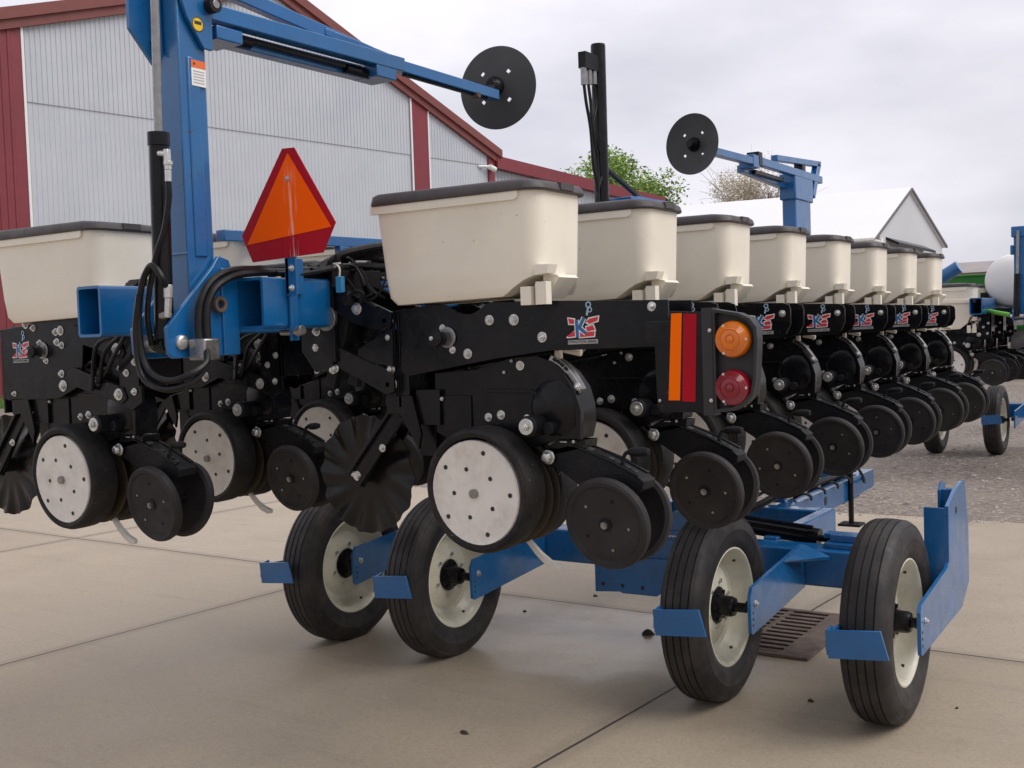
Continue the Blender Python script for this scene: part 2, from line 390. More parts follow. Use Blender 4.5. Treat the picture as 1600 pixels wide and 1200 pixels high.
# loose stones on the near part of the gravel
random.seed(11); st = MB('stone')
for i in range(5200):
    x = random.uniform(-7, 3.5); y = 9.70 + 11 * random.random() ** 2.0; r = random.choice((.008, .010, .013, .017, .026)) * random.uniform(.8, 1.2)
    if y < 9.83: r *= .6
    a = random.random() * 6.28; ca, sa = math.cos(a), math.sin(a); h = r * random.uniform(.5, .9); z = (ZG if y < 9.79 else 0)
    P = [(1, 0), (.3, .8), (-.7, .6), (-.9, -.4), (.2, -.9)]
    vs = [(x + r * (px * ca - py * sa) * random.uniform(.8, 1.2), y + r * (px * sa + py * ca) * random.uniform(.8, 1.2), z + .15 * h) for px, py in P]
    vs.append((x + random.uniform(-.3, .3) * r, y + random.uniform(-.3, .3) * r, z + h))
    st.add(vs, [(k, (k + 1) % 5, 5) for k in range(5)])
tag(st.build('gravel_stones', sharp=10), kind='stuff', label='loose pale stones scattered over the gravel')

random.seed(5); gr = MB('grass')
for i in range(9000):
    y = random.uniform(17, 46); x = -30.2 + (y - 19) * .04 - 3.2 * random.random(); h = random.uniform(.12, .34); a = random.random() * 3.14
    dx, dy = .02 * math.cos(a), .02 * math.sin(a); lx, ly = random.uniform(-.1, .1), random.uniform(-.1, .1)
    gr.add([(x - dx, y - dy, .004), (x + dx, y + dy, .004), (x + lx, y + ly, h)], [(0, 1, 2)])
tag(gr.build('grass', sharp=180), kind='stuff', label='bright green grass growing along the red trimmed building')

# drain grate let into the yard
d = empty('drain_grate', (-2.13, 5.83, ZG)); tag(d, 'rusty iron drain grate set in the concrete between the two right hand wheels', 'drain grate')
p = MB('pit_shade'); p.box((-.30, -.43, .001), (.30, .43, .004)); p.build('pit_shade', d)  # thin dark sheet painted for the shade under the grating
f = MB('rust')
f.box((-.33, -.46, .001), (.33, -.42, .018)); f.box((-.33, .42, .001), (.33, .46, .018)); f.box((-.33, -.42, .001), (-.29, .42, .018)); f.box((.17, -.42, .001), (.33, .42, .017))
f.build('frame', d, .003)
f = MB('rust')
for i in range(11): f.box((-.29, -.405 + i * .075, .004), (.17, -.368 + i * .075, .015))
f.box((-.07, -.42, .0045), (-.04, .42, .0135)); f.build('grating', d, .002)

# bits of dirt on the concrete
def clod(x, y, s, label):
    random.seed(int(x * 1000)); m = MB('debris'); n = 9
    base = [(s * random.uniform(.45, 1.25) * math.cos(6.283 * k / n), .8 * s * random.uniform(.45, 1.25) * math.sin(6.283 * k / n), .0) for k in range(n)]
    top = [(px * random.uniform(.3, .8), py * random.uniform(.3, .8), s * random.uniform(.3, .75)) for px, py, _ in base]
    m.loft([base, top]); o = m.build('dirt_clod', sharp=20, loc=(x, y, ZG)); tag(o, label, 'dirt clod', 'bits of dirt on the concrete')
clod(-2.752, 3.748, .024, 'small dark clod of dirt on the concrete before the second tyre from the left')
clod(-1.60, 4.80, .020, 'dark clod of dirt on the concrete between the two right hand tyres')
clod(-2.735, 5.47, .042, 'large black clod lying behind the blue scraper of the third tyre')
clod(-3.62, 5.60, .016, 'tiny dark clod on the pale damp concrete under the middle of the axle')
clod(-3.42, 6.12, .018, 'tiny dark clod on the concrete beyond the joint under the axle')
clod(-1.02, 5.0, .012, 'tiny dirt speck on the concrete right of the rightmost tyre')

# ------------------------------------------------------------------ row unit of the planter
def decal(parent, ox, y, oz, sc=1.0):
    """red, white and blue sticker lying on a side plate; y is the outer face of the plate"""
    K = .000222 * sc
    def P(pts): return [(ox + (a - 525) * K, oz - (b - 640) * K) for a, b in pts]
    m = MB('white'); lay = [0]
    def flat(pts, mat, lv):
        m.mat(mat); q = P(pts); yy = y - .0012 - .0007 * lv
        ar = sum(q[i][0] * q[(i + 1) % len(q)][1] - q[(i + 1) % len(q)][0] * q[i][1] for i in range(len(q)))
        if ar < 0: q = q[::-1]
        m.prism(q, yy, yy + .0006, 'xz')
    def grow(pts, k):
        cx = sum(a for a, _ in pts) / len(pts); cy = sum(b for _, b in pts) / len(pts)
        return [(a + k * (1 if a > cx else -1), b + k * (1 if b > cy else -1)) for a, b in pts]
    reds = [[(305, 585), (400, 605), (405, 665), (320, 660)], [(280, 830), (395, 760), (425, 775), (415, 835), (300, 845)],
            [(590, 640), (640, 600), (780, 575), (765, 630), (640, 670)], [(585, 715), (690, 690), (725, 755), (600, 775)],
            [(480, 790), (715, 775), (705, 838), (480, 850)]]
    for q in reds: flat(grow(q, 16), 'white', 0)
    for q in reds: flat(q, 'dred', 1)
    def stroke(a, b, w):
        d = Vector((b[0] - a[0], b[1] - a[1])).normalized(); n = Vector((-d.y, d.x)) * w / 2
        return [(a[0] + n.x, a[1] + n.y), (b[0] + n.x, b[1] + n.y), (b[0] - n.x, b[1] - n.y), (a[0] - n.x, a[1] - n.y)]
    ks = [((440, 610), (450, 850)), ((470, 735), (560, 585)), ((480, 715), (585, 800))]
    for i, (a, b) in enumerate(ks): flat(stroke(a, b, 78), 'white', 2 + i * .25)
    for i, (a, b) in enumerate(ks): flat(stroke(a, b, 50), 'dblue', 3 + i * .25)
    for cx, cy, r in ((630, 408, 44), (650, 478, 38)):
        m.mat('lblue'); o = (ox + (cx - 525) * K, y - .0014, oz - (cy - 640) * K)
        m.lathe([(r * K, 0), (r * K, .0012), (r * .62 * K, .0012), (r * .62 * K, 0)], o, (0, -1, 0), 16)
    flat([(585, 545), (610, 445), (640, 450), (615, 560)], 'lblue', .5)
    flat([(292, 888), (762, 882), (762, 940), (292, 946)], 'grey', 0)
    o = m.build('decal', parent, sharp=30)
    cu = bpy.data.curves.new('txt', 'FONT'); cu.body = 'EVOLUTION SERIES'; cu.size = .0150 * sc; cu.align_x = 'CENTER'; cu.align_y = 'CENTER'
    cu.extrude = .0004
    to = bpy.data.objects.new('txt', cu); COL.objects.link(to); bpy.context.view_layer.update()
    me = bpy.data.meshes.new_from_object(to.evaluated_get(bpy.context.evaluated_depsgraph_get()))
    w = max(v.co.x for v in me.vertices) - min(v.co.x for v in me.vertices); k = 440 * K / w
    me.transform(Matrix.Translation((ox, y - .0024, oz - (913 - 640) * K)) @ Matrix.Rotation(R(90), 4, 'X') @ Matrix.Scale(k, 4))
    me.materials.clear(); me.materials.append(M['ink_hole']); bpy.data.objects.remove(to)
    link('decal_lettering', me, parent)
    return o

HOPPER_RX = -1.785
def hopper_mesh(tall=0.0):
    zt = 2.146 + tall
    m = MB('cream'); zs = [(1.806, .030), (1.83, .018), (1.9, .012), (2.08, .003), (2.11, .001), (zt, 0)]
    rings = []
    for z, s in zs:
        ring = rrect(-2.425 + s * 1.6, HOPPER_RX - s * .35, -.155 + s, .150 - s, .035, z, 6, .055)
        rings.append([(x, y, zz + (.014 * (x + 2.425) / .64 if zz < 1.85 else 0)) for x, y, zz in ring])
    m.loft(rings)
    ho = m.build('hopper_body')
    k = MB('cream')
    arch = [(-1.945, 1.70), (-1.945, 1.812), (-1.915, 1.826), (-1.88, 1.846), (-1.848, 1.864), (-1.812, 1.877), (-1.78, 1.881), (-1.70, 1.884), (-1.70, 1.70)]
    k.prism(arch, -.3, .105)
    ko = k.build('cutter')
    bm = ho.modifiers.new('b', 'BOOLEAN'); bm.operation = 'DIFFERENCE'; bm.object = ko; bm.solver = 'EXACT'
    bpy.context.view_layer.update()
    me = bpy.data.meshes.new_from_object(ho.evaluated_get(bpy.context.evaluated_depsgraph_get())); me.name = 'hopper'
    bpy.data.objects.remove(ho); bpy.data.objects.remove(ko)
    m2 = MB('cream')
    # ledge under the lid, rear mounting legs and the wings of the mounting hood
    m2.prism([(-2.43, zt - .035), (-2.43, zt - .004), (-1.845, zt - .004), (-1.845, zt - .028), (-1.86, zt - .035)], -.164, -.150)
    m2.prism([(-2.43, zt - .035), (-2.43, zt - .004), (-1.845, zt - .004), (-1.845, zt - .035)], .145, .159)
    m2.box((-1.858, -.142, 1.786), (-1.820, -.11, 1.843)); m2.box((-1.802, -.142, 1.786), (-1.765, -.11, 1.856)); m2.box((-1.815, -.125, 1.786), (-1.805, -.11, 1.85))
    m2.prism([(-1.80, 1.876), (-1.80, 1.908), (-1.748, 1.907), (-1.756, 1.880)], -.150, -.098)
    m2.prism([(-1.80, 1.880), (-1.752, 1.877), (-1.742, 1.868), (-1.795, 1.806), (-1.80, 1.806)], -.098, .02)
    b = m2.mesh('tmp')
    import bmesh
    bb = bmesh.new(); bb.from_mesh(me); bb.from_mesh(b); bb.to_mesh(me); bb.free()
    me.polygons.foreach_set('use_smooth', [True] * len(me.polygons)); me.set_sharp_from_angle(angle=R(32)); me.update()
    return me

def lid_mesh(tall=0.0):
    m = MB('lid'); z0 = 2.137 + tall; rings = []
    for z, g_, r in ((0, .013, .03), (.006, .016, .035), (.033, .012, .04), (.040, .004, .04), (.043, -.02, .04)):
        rings.append([(x, y, z0 + z - (.010 * max(0, (x + 1.90) / .12) if z > .03 else 0)) for x, y, _ in
                      rrect(-2.425 - g_, HOPPER_RX + g_, -.155 - g_, .150 + g_, r, 0, 6, .06)])
    rings.append([(-2.1 + (x + 2.1) * .7, y * .6, z0 + .046) for x, y, _ in rings[-1]])
    m.loft(rings)
    m.box((HOPPER_RX - .03, -.03, z0 + .008), (HOPPER_RX + .019, .05, z0 + .030))
    return m.mesh('hopper_lid', 40)

def gauge_wheel(parent, s):
    """s = -1 near side, +1 far side; steel dish inside a rubber tyre"""
    o = (-2.045, s * .150, 1.198); ax = Vector((-.02, s, s * -.03 * s)).normalized()
    m = MB('disc')
    m.lathe([(0, .0), (.060, .001), (.155, .0), (.168, .003), (.172, -.002), (.172, -.02), (.10, -.03), (0, -.03)], o, ax, 40)
    u, v, a = basis(ax); O = Vector(o)
    m.mat('ink_hole')  # flush dark discs painted for the shade inside the holes
    for k in range(5):
        for rr, off, hr in ((.082, .35, .0075), (.138, .95, .0078)):
            t_ = 2 * math.pi * k / 5 + off; p_ = O + (u * math.cos(t_) + v * math.sin(t_)) * rr
            m.cyl(p_ - a * .004, p_ + a * .0022, hr, 10)
    m.mat('steel'); m.cyl(O, O + a * .013, .015, 12); m.mat('dark'); m.cyl(O - a * .11, O - a * .02, .04, 14)
    m.build('gauge_wheel', parent)
    t_ = MB('rubber')
    t_.lathe([(.171, -.014), (.175, .004), (.188, .008), (.199, .003), (.205, -.012), (.206, -.05), (.205, -.085), (.198, -.102), (.186, -.108), (.172, -.10), (.171, -.05)], o, ax, 48, True)
    t_.build('gauge_tyre', parent)

def closing_wheel(parent, s):
    o = Vector((-1.615, s * .078, 1.108)); ax = Vector((-.05, s, -.17 if s < 0 else -.17)).normalized()
    m = MB('press')
    m.lathe([(0, .004), (.03, .004), (.118, .006), (.124, .012), (.136, .013), (.1435, .006), (.146, -.006), (.1435, -.020), (.130, -.024), (.11, -.012), (.03, -.014), (0, -.014)], o, ax, 40)
    u, v, a = basis(ax)
    for k in range(5):
        t_ = 6.283 * k / 5 + .5; p_ = o + (u * math.cos(t_) + v * math.sin(t_)) * .082
        m.mat('dark' if k % 2 else 'steel'); m.cyl(p_, p_ + a * .0085, .005, 8)
    m.mat('dark'); m.cyl(o, o + a * .007, .022, 16)
    m.mat('steel'); m.cyl(o + a * .004, o + a * .017, .0125, 6); m.cyl(o + a * .015, o + a * .021, .007, 10)
    m.mat('dark'); m.cyl(o - a * .05, o - a * .008, .018, 12)
    m.build('closing_wheel', parent)

def common_parts(u):
    for s in (-1, 1): gauge_wheel(u, s)
    for s in (-1, 1): closing_wheel(u, s)
    # opener blades between the gauge wheels
    for s in (-1, 1):
        m = MB('rusty'); m.lathe([(0, .006), (.06, .006), (.10, .002), (.166, .002), (.170, 0), (.166, -.002), (0, -.002)], (-2.01, s * .022, 1.175), (.06 * s * -1, s, 0), 44)
        m.build('opener_blade', u)
    # cast arm that carries the closing wheels
    m = MB('dark')
    side = [(-1.855, 1.316), (-1.835, 1.334), (-1.80, 1.334), (-1.765, 1.342), (-1.725, 1.338), (-1.62, 1.298), (-1.52, 1.252), (-1.502, 1.238), (-1.508, 1.212), (-1.555, 1.185), (-1.575, 1.14), (-1.60, 1.095), (-1.635, 1.10), (-1.66, 1.165), (-1.74, 1.225), (-1.80, 1.262), (-1.845, 1.278)]
    m.prism(side, -.040, .040)
    m.mat('black')
    for ya_, yb_ in ((-.045, -.028), (.028, .045)): m.prism([(-1.75, 1.340), (-1.745, 1.347), (-1.62, 1.305), (-1.522, 1.260), (-1.526, 1.252), (-1.62, 1.294)], ya_, yb_)
    m.mat('ink_hole')  # dark bars painted for the shade in the top notches
    for k in range(4):
        x = -1.632 + k * .027; z = 1.3035 - (x + 1.632) * .455
        m.bar((x, -.018, z + .0025), (x + .016, -.018, z - .0035), .022, .006)
    m.bar((-1.72, -.012, 1.338), (-1.69, -.012, 1.3265), .03, .006)
    m.mat('zinc'); m.cyl((-1.831, -.048, 1.304), (-1.831, -.056, 1.304), .024, 16); m.cyl((-1.831, -.056, 1.304), (-1.831, -.068, 1.304), .017, 16); m.lathe([(.017, 0), (.013, .007), (0, .009)], (-1.831, -.068, 1.304), (0, -1, 0), 16)
    m.build('closing_arm', u, .003)
    m = MB('dark'); m.tube([(-1.578, -.012, 1.265), (-1.586, -.012, 1.295), (-1.575, -.012, 1.320), (-1.55, -.012, 1.327)], .0065, 8)
    m.lathe([(0, 0), (.010, .002), (.0145, .02), (.0145, .055), (.011, .072), (0, .076)], (-1.565, -.012, 1.324), (1, -.15, .06), 12)
    m.build('down_pressure_lever', u)
    # seed meter body behind the gauge wheels, with its curved notched rail
    m = MB('black')
    body = [(-2.27, 1.375), (-2.27, 1.575), (-2.10, 1.585), (-1.955, 1.622), (-1.86, 1.626), (-1.80, 1.606), (-1.755, 1.572), (-1.718, 1.525), (-1.702, 1.47), (-1.700, 1.41), (-1.712, 1.365), (-1.80, 1.362), (-1.90, 1.33), (-2.10, 1.30)]
    m.prism(body, -.052, .034)
    m.prism([(-1.80, 1.36), (-1.70, 1.36), (-1.705, 1.335), (-1.82, 1.31), (-1.85, 1.33)], -.04, .04)
    m.prism([(-1.755, 1.572), (-1.718, 1.525), (-1.695, 1.455), (-1.70, 1.365), (-1.712, 1.365), (-1.714, 1.46), (-1.73, 1.52)], -.075, -.052)
    m.prism([(-2.06, 1.517), (-2.045, 1.521), (-1.885, 1.519), (-1.825, 1.498), (-1.79, 1.496), (-1.79, 1.49), (-1.83, 1.488), (-1.89, 1.508), (-2.055, 1.509)], -.060, -.050)
    m.box((-2.24, -.058, 1.38), (-2.12, -.05, 1.50)); m.lathe([(0, .012), (.07, .012), (.085, .004), (.09, 0)], (-1.80, -.053, 1.46), (0, -1, 0), 24)
    m.mat('dark'); m.cyl((-1.80, -.06, 1.40), (-1.80, -.10, 1.40), .02, 12); m.lathe([(.034, 0), (.034, .09), (.028, .095), (0, .095)], (-1.853, -.045, 1.408), (0, -1, 0), 20)
    m.mat('zinc'); m.cyl((-1.853, -.139, 1.408), (-1.853, -.146, 1.408), .026, 18); m.bolt((-1.853, -.145, 1.408), r=.013, h=.012, washer=False)
    for x, z, r in ((-2.055, 1.428, .010), (-2.005, 1.436, .011), (-2.235, 1.488, .008), (-1.925, 1.596, .011), (-1.985, 1.575, .006), (-1.955, 1.612, .006), (-1.905, 1.425, .010)):
        m.bolt((x, -.058 if x < -2.1 else -.052, z), r=r, h=.008, washer=r > .009)
    m.box((-1.785, -.056, 1.352), (-1.76, -.05, 1.356)); m.bolt((-1.735, -.052, 1.356), r=.006, h=.006, washer=False)
    m.build('seed_meter', u, .002)
    # notched rail
    m = MB('steel'); arc = []
    for k in range(9):
        t_ = k / 8; arc.append((-1.805 + .108 * t_, 1.628 - .025 * t_ - .082 * t_ * t_))
    inner = [(x - .010, z - .016) for x, z in arc][::-1]
    m.prism(arc + inner, -.060, -.028)
    m.mat('black')
    for k in range(1, 5):
        x, z = arc[k]; m.bar((x - .004, -.0625, z - .006), (x + .006, -.0625, z - .014), .006, .010)
    m.bolt((-1.712, -.060, 1.528), r=.009, h=.008); m.build('adjusting_rail', u, .0015)
    m = MB('tan'); m.box((-1.795, -.055, 1.60), (-1.778, -.03, 1.645)); m.cyl((-1.76, -.05, 1.645), (-1.70, -.05, 1.632), .011, 10); m.build('rail_latch', u, .002)
    # white seed firmer tail hanging behind the blades
    pts = [(-1.965, 1.045), (-1.935, 1.018), (-1.90, .985), (-1.865, .962), (-1.832, .950), (-1.822, .945), (-1.826, .930), (-1.845, .928), (-1.88, .944), (-1.918, .976), (-1.95, 1.012), (-1.975, 1.035)]
    m = MB('tab'); m.prism(pts, -.009, .009); m.build('seed_firmer', u, .002)
    # fluted coulter and its fork
    m = MB('coulter'); n, rings = 130, []; C_ = Vector((-2.632, 0, 1.210))
    for r in (.0, .03, .07, .11, .15, .185, .213):
        ring = []
        for k in range(n):
            th = 2 * math.pi * k / n; q = max(0, (r - .105) / .108)
            sw = th + q * .16
            rr = r * (1 + .012 * q * math.sin(13 * sw * 2)) if r > .2 else r
            ring.append((C_.x + rr * math.cos(th), .0085 * q * math.sin(13 * sw), C_.z + rr * math.sin(th)))
        rings.append(ring)
    front = [[(x, y - .0025, z) for x, y, z in r_] for r_ in rings]; back = [[(x, y + .0025, z) for x, y, z in r_] for r_ in rings[::-1]]
    m.loft(front + back, False); m.mat('dark'); m.cyl((C_.x, -.05, C_.z), (C_.x, .05, C_.z), .03, 16); m.bolt((C_.x, -.05, C_.z), r=.012)
    m.build('coulter_blade', u, sharp=60)
    m = MB('black')
    for y0 in (-.052, .040):
        m.prism([(-2.405, 1.452), (-2.455, 1.462), (-2.668, 1.222), (-2.655, 1.182), (-2.61, 1.168)], y0, y0 + .012)
    m.prism([(-2.455, 1.462), (-2.668, 1.222), (-2.660, 1.215), (-2.447, 1.455)], -.066, -.040)
    m.prism([(-2.42, 1.43), (-2.63, 1.185), (-2.615, 1.172), (-2.405, 1.417)], -.064, -.052)
    m.bolt((-2.645, -.052, 1.215), r=.008); m.bolt((-2.50, -.064, 1.315), r=.010)
    m.build('coulter_fork', u, .002)

def shank(m):
    # lower front bracket shared by both kinds of frame
    m.prism([(-2.455, 1.50), (-2.455, 1.435), (-2.40, 1.44), (-2.322, 1.318), (-2.31, 1.37), (-2.345, 1.50)], -.088, -.076)
    m.prism([(-2.43, 1.50), (-2.43, 1.435), (-2.40, 1.44), (-2.335, 1.34), (-2.31, 1.37), (-2.345, 1.50)], .076, .088)
    m.box((-2.452, -.076, 1.44), (-2.440, .076, 1.50)); m.box((-2.36, -.03, 1.29), (-2.29, .03, 1.46)); m.box((-2.34, -.07, 1.40), (-2.24, .07, 1.52))

def spool(m, x, z, y=-.088):
    m.mat('dark'); m.lathe([(.024, 0), (.024, .010), (.016, .014), (.016, .032), (.026, .036), (.026, .046), (.010, .05), (0, .05)], (x, y, z), (0, -1, 0), 18)
    m.mat('steel'); m.lathe([(.034, 0), (.036, .004), (.034, .008), (.026, .008)], (x + .022, y, z + .004), (0, -1, 0), 20); m.cyl((x + .022, y - .001, z + .004), (x + .022, y - .007, z + .004), .026, 16)
    m.bolt((x - .008, y - .048, z + .002), r=.008, h=.007, washer=False); m.bolt((x + .002, y, z + .035), r=.009, h=.010)
    m.bolt((x + .040, y, z - .038), r=.009, h=.010); m.mat('black')

def frame_right(end=-1.545, name='row_unit'):
    m = MB('black')
    top = [(-2.385, 1.792), (-2.33, 1.797), (-2.255, 1.803), (-2.195, 1.802), (-2.17, 1.792), (-2.14, 1.775), (-2.115, 1.768), (-2.085, 1.768), (-2.06, 1.777), (-2.03, 1.797), (-2.005, 1.803), (-1.8, 1.798)]
    if end > -1.5: tail = [(-1.60, 1.790), (end, 1.783), (end, 1.648), (-1.50, 1.646)]
    else: tail = [(end - .03, 1.789), (end - .006, 1.780), (end, 1.762), (end, 1.70), (end - .02, 1.66), (end - .06, 1.645)]
    bot = [(-1.79, 1.642), (-2.0, 1.620), (-2.352, 1.567), (-2.352, 1.50), (-2.385, 1.50)]
    for y0, y1 in ((-.088, -.079), (.079, .088)): m.prism(top + tail + bot, y0, y1)
    m.box((-2.40, -.088, 1.46), (-2.388, .088, 1.790)); m.box((-2.388, -.079, 1.76), (-2.23, .079, 1.768)); m.box((-1.98, -.079, 1.782), (min(end - .05, -1.65), .079, 1.790))
    m.prism([(-2.44, 1.77), (-2.40, 1.79), (-2.40, 1.50), (-2.44, 1.50)], -.100, -.089)
    shank(m)
    for x, z, r in ((-2.014, 1.745, .012), (-1.920, 1.743, .013), (-1.817, 1.685, .012), (-2.104, 1.638, .012)): m.bolt((x, -.088, z), r=r, h=.010)
    if end > -1.5:
        for z in (1.775, 1.703): m.bolt((-1.437, -.088, z - .01), r=.010)
    else: m.bolt((end - .035, -.088, 1.745), r=.010)
    for x, z, r in ((-2.427, 1.757, .018), (-2.420, 1.700, .011), (-2.418, 1.591, .011), (-2.423, 1.540, .019)): m.bolt((x, -.100, z), r=r, h=.014)
    spool(m, -2.205, 1.690)
    u = m.build(name, bevel=.002)
    return u

def linkage_right(u):
    m = MB('black')
    # mounting plate on the tool bar
    for s in (-1, 1):
        y0 = s * .125
        m.prism([(-2.655, 1.945), (-2.70, 1.945), (-2.80, 1.925), (-2.80, 1.66), (-2.74, 1.585), (-2.655, 1.60)], y0 - .006, y0 + .006)
    m.box((-2.655, -.131, 1.62), (-2.642, .131, 1.945))
    m.build('mounting_plate', u, .002)
    for s in (-1, 1):
        y0 = s * .112; m2 = MB('black')
        m2.prism([(-2.755, 1.905), (-2.715, 1.925), (-2.60, 1.872), (-2.395, 1.785), (-2.40, 1.735), (-2.45, 1.728), (-2.56, 1.752), (-2.64, 1.79), (-2.755, 1.86)], y0 - .006, y0 + .006)
        m2.prism([(-2.73, 1.924), (-2.60, 1.872), (-2.45, 1.808), (-2.45, 1.800), (-2.60, 1.862), (-2.73, 1.915)], y0 - .020, y0 - .006)
        if s < 0:
            m2.mat('steel'); m2.lathe([(.045, 0), (.047, .008), (.045, .016), (.020, .018), (.018, .05), (.010, .052), (.010, .085), (0, .087)], (-2.68, -.118, 1.775), (0, -1, 0), 24)
            for x, z, r in ((-2.742, 1.888, .014), (-2.725, 1.795, .012), (-2.725, 1.730, .012), (-2.545, 1.803, .015)): m2.bolt((x, -.131 if x < -2.7 else -.119, z), r=r, h=.014)
            m2.mat('dark'); m2.cyl((-2.58, -.135, 1.83), (-2.55, -.135, 1.845), .022, 12); m2.tube([(-2.56, -.14, 1.84), (-2.53, -.14, 1.862), (-2.50, -.135, 1.85), (-2.52, -.13, 1.82)], .007, 7)
        m2.build('upper_link', u, .002)
        m3 = MB('black')
        m3.prism([(-2.76, 1.655), (-2.73, 1.70), (-2.68, 1.69), (-2.395, 1.575), (-2.395, 1.515), (-2.43, 1.505), (-2.56, 1.565), (-2.70, 1.62)], y0 - .006, y0 + .006)
        if s < 0:
            m3.prism([(-2.555, 1.662), (-2.42, 1.725), (-2.40, 1.725), (-2.40, 1.60), (-2.555, 1.625)], -.112, -.101)
            for x, z, r in ((-2.735, 1.672, .015), (-2.665, 1.592, .010), (-2.653, 1.597, .010)): m3.bolt((x, -.119, z), r=r, h=.014)
        m3.build('lower_link', u, .002)
    m4 = MB('dark')
    for y in (-.09, .03): m4.bar((-2.605, y, 1.815), (-2.70, y, 1.53), .045, .030, (0, 1, 0))
    pts = []
    for k in range(60):
        t_ = k / 59; a = t_ * 2 * math.pi * 10; pts.append((-2.52 - .11 * t_ + .02 * math.cos(a), -.03 + .02 * math.sin(a), 1.80 - .24 * t_))
    m4.tube(pts, .005, 6, 2); m4.build('down_force_spring', u, .002)

def frame_left(name='row_unit'):
    m = MB('black')
    pl = [(-2.50, 1.785), (-2.30, 1.80), (-2.22, 1.83), (-1.98, 1.84), (-1.955, 1.80), (-1.965, 1.74), (-1.985, 1.60), (-2.02, 1.545), (-2.14, 1.502), (-2.48, 1.493), (-2.50, 1.50)]
    for y0, y1 in ((-.088, -.079), (.079, .088)): m.prism(pl, y0, y1)
    m.box((-2.512, -.088, 1.44), (-2.500, .088, 1.785)); m.box((-2.44, -.079, 1.79), (-2.2, .079, 1.796)); m.prism([(-2.23, 1.80), (-2.20, 1.862), (-1.93, 1.87), (-1.93, 1.80)], -.07, .07)
    shank(m)
    for x, z, r in ((-2.135, 1.765, .011), (-2.105, 1.77, .014), (-2.13, 1.725, .011), (-2.10, 1.712, .010), (-2.11, 1.60, .011), (-2.03, 1.592, .018), (-2.105, 1.552, .016), (-2.33, 1.80, .012), (-2.28, 1.785, .010), (-2.43, 1.52, .008)): m.bolt((x, -.088, z), r=r, h=.011)
    spool(m, -2.245, 1.690)
    return m.build(name, bevel=.002)

def linkage_left(u):
    for s in (-1, 1):
        y0 = s * .10
        for up in (1, 0):
            m = MB('black')
            if up: m.prism([(-2.03, 1.765), (-2.0, 1.79), (-1.72, 1.715), (-1.70, 1.675), (-1.72, 1.655), (-2.0, 1.725)], y0 - .006, y0 + .006)
            else: m.prism([(-2.05, 1.60), (-2.02, 1.625), (-1.72, 1.545), (-1.70, 1.505), (-1.73, 1.485), (-2.03, 1.555)], y0 - .006, y0 + .006)
            if s < 0: m.bolt((-1.745, -.106, 1.69 if up else 1.52), r=.016, h=.012)
            m.build('parallel_link', u, .002)
    m = MB('black'); m.prism([(-1.745, 1.735), (-1.66, 1.76), (-1.62, 1.74), (-1.62, 1.49), (-1.68, 1.46), (-1.745, 1.48)], -.10, -.088)
    m.prism([(-1.72, 1.74), (-1.62, 1.74), (-1.62, 1.52), (-1.70, 1.50)], .088, .10); m.box((-1.635, -.10, 1.55), (-1.62, .10, 1.74)); m.box((-1.69, -.06, 1.60), (-1.635, .06, 1.72))
    for x, z in ((-1.70, 1.60), (-1.65, 1.64), (-1.66, 1.53)): m.bolt((x, -.101, z), r=.010)
    m.build('mounting_plate', u, .002)
    random.seed(31)
    for k in range(3):
        m = MB('hose'); m.tube([(-1.66 - .03 * k, -.13, 1.74), (-1.72 - .05 * k, -.14, 1.66 + .02 * k), (-1.80 - .04 * k, -.12, 1.60 - .03 * k), (-1.92, -.08, 1.56 + .04 * k), (-1.99, -.07, 1.62)], .008, 6); m.build('seed_wire', u)
    m = MB('dark'); m.bar((-1.99, -.03, 1.75), (-1.74, -.03, 1.53), .04, .04); m.build('down_force_spring', u, .002)

HOP, LID = hopper_mesh(), lid_mesh()
HOP2, LID2 = hopper_mesh(), lid_mesh()
HOP2.transform(Matrix.Translation((0, 0, 1.57)) @ Matrix.Diagonal((1, 1, .48 / .34, 1)) @ Matrix.Translation((0, 0, -1.806)))
LID2.transform(Matrix.Translation((0, 0, -.097)))

def finish(u, hop=HOP, lid=LID):
    link('hopper', hop, u); link('hopper_lid', lid, u, )
    common_parts(u)

# the first unit of each kind
uR1 = frame_right(-1.385); linkage_right(uR1); decal(uR1, -1.672, -.088, 1.728)
finish(uR1)
def right_unit(end, with_decal=True):
    u = frame_right(end); 
    for ch in uR1.children:
        if ch.name.split('.')[0] in ('decal', 'decal_lettering') and not with_decal: continue
        c_ = ch.copy(); COL.objects.link(c_); c_.parent = u
    return u
uR2 = right_unit(-1.545)
uR8 = right_unit(-1.80, False)
uL1 = frame_left(); linkage_left(uL1); decal(uL1, -2.375, -.088, 1.715)
for ch in uR1.children:
    if ch.name.split('.')[0] in ('hopper', 'hopper_lid', 'gauge_wheel', 'gauge_tyre', 'closing_wheel', 'opener_blade', 'closing_arm', 'down_pressure_lever', 'seed_meter', 'adjusting_rail', 'rail_latch', 'seed_firmer', 'coulter_blade', 'coulter_fork'):
        c_ = ch.copy(); COL.objects.link(c_); c_.parent = uL1

# ------------------------------------------------------------------ the planter
PL = empty('seed_planter', (-2.6, 5.5, 0))
tag(PL, 'large blue and black folded row crop planter with cream seed hoppers filling the foreground', 'planter')
def adopt(o, pos):
    o.parent = PL; o.location = Vector(pos) - PL.location; return o
P0 = tuple(-PL.location)          # parts modelled in world coordinates
def part(m, name, bevel=0, sharp=35, parent=None):
    o = m.build(name, parent or PL, bevel, sharp)
    if parent is None: o.location = P0
    return o

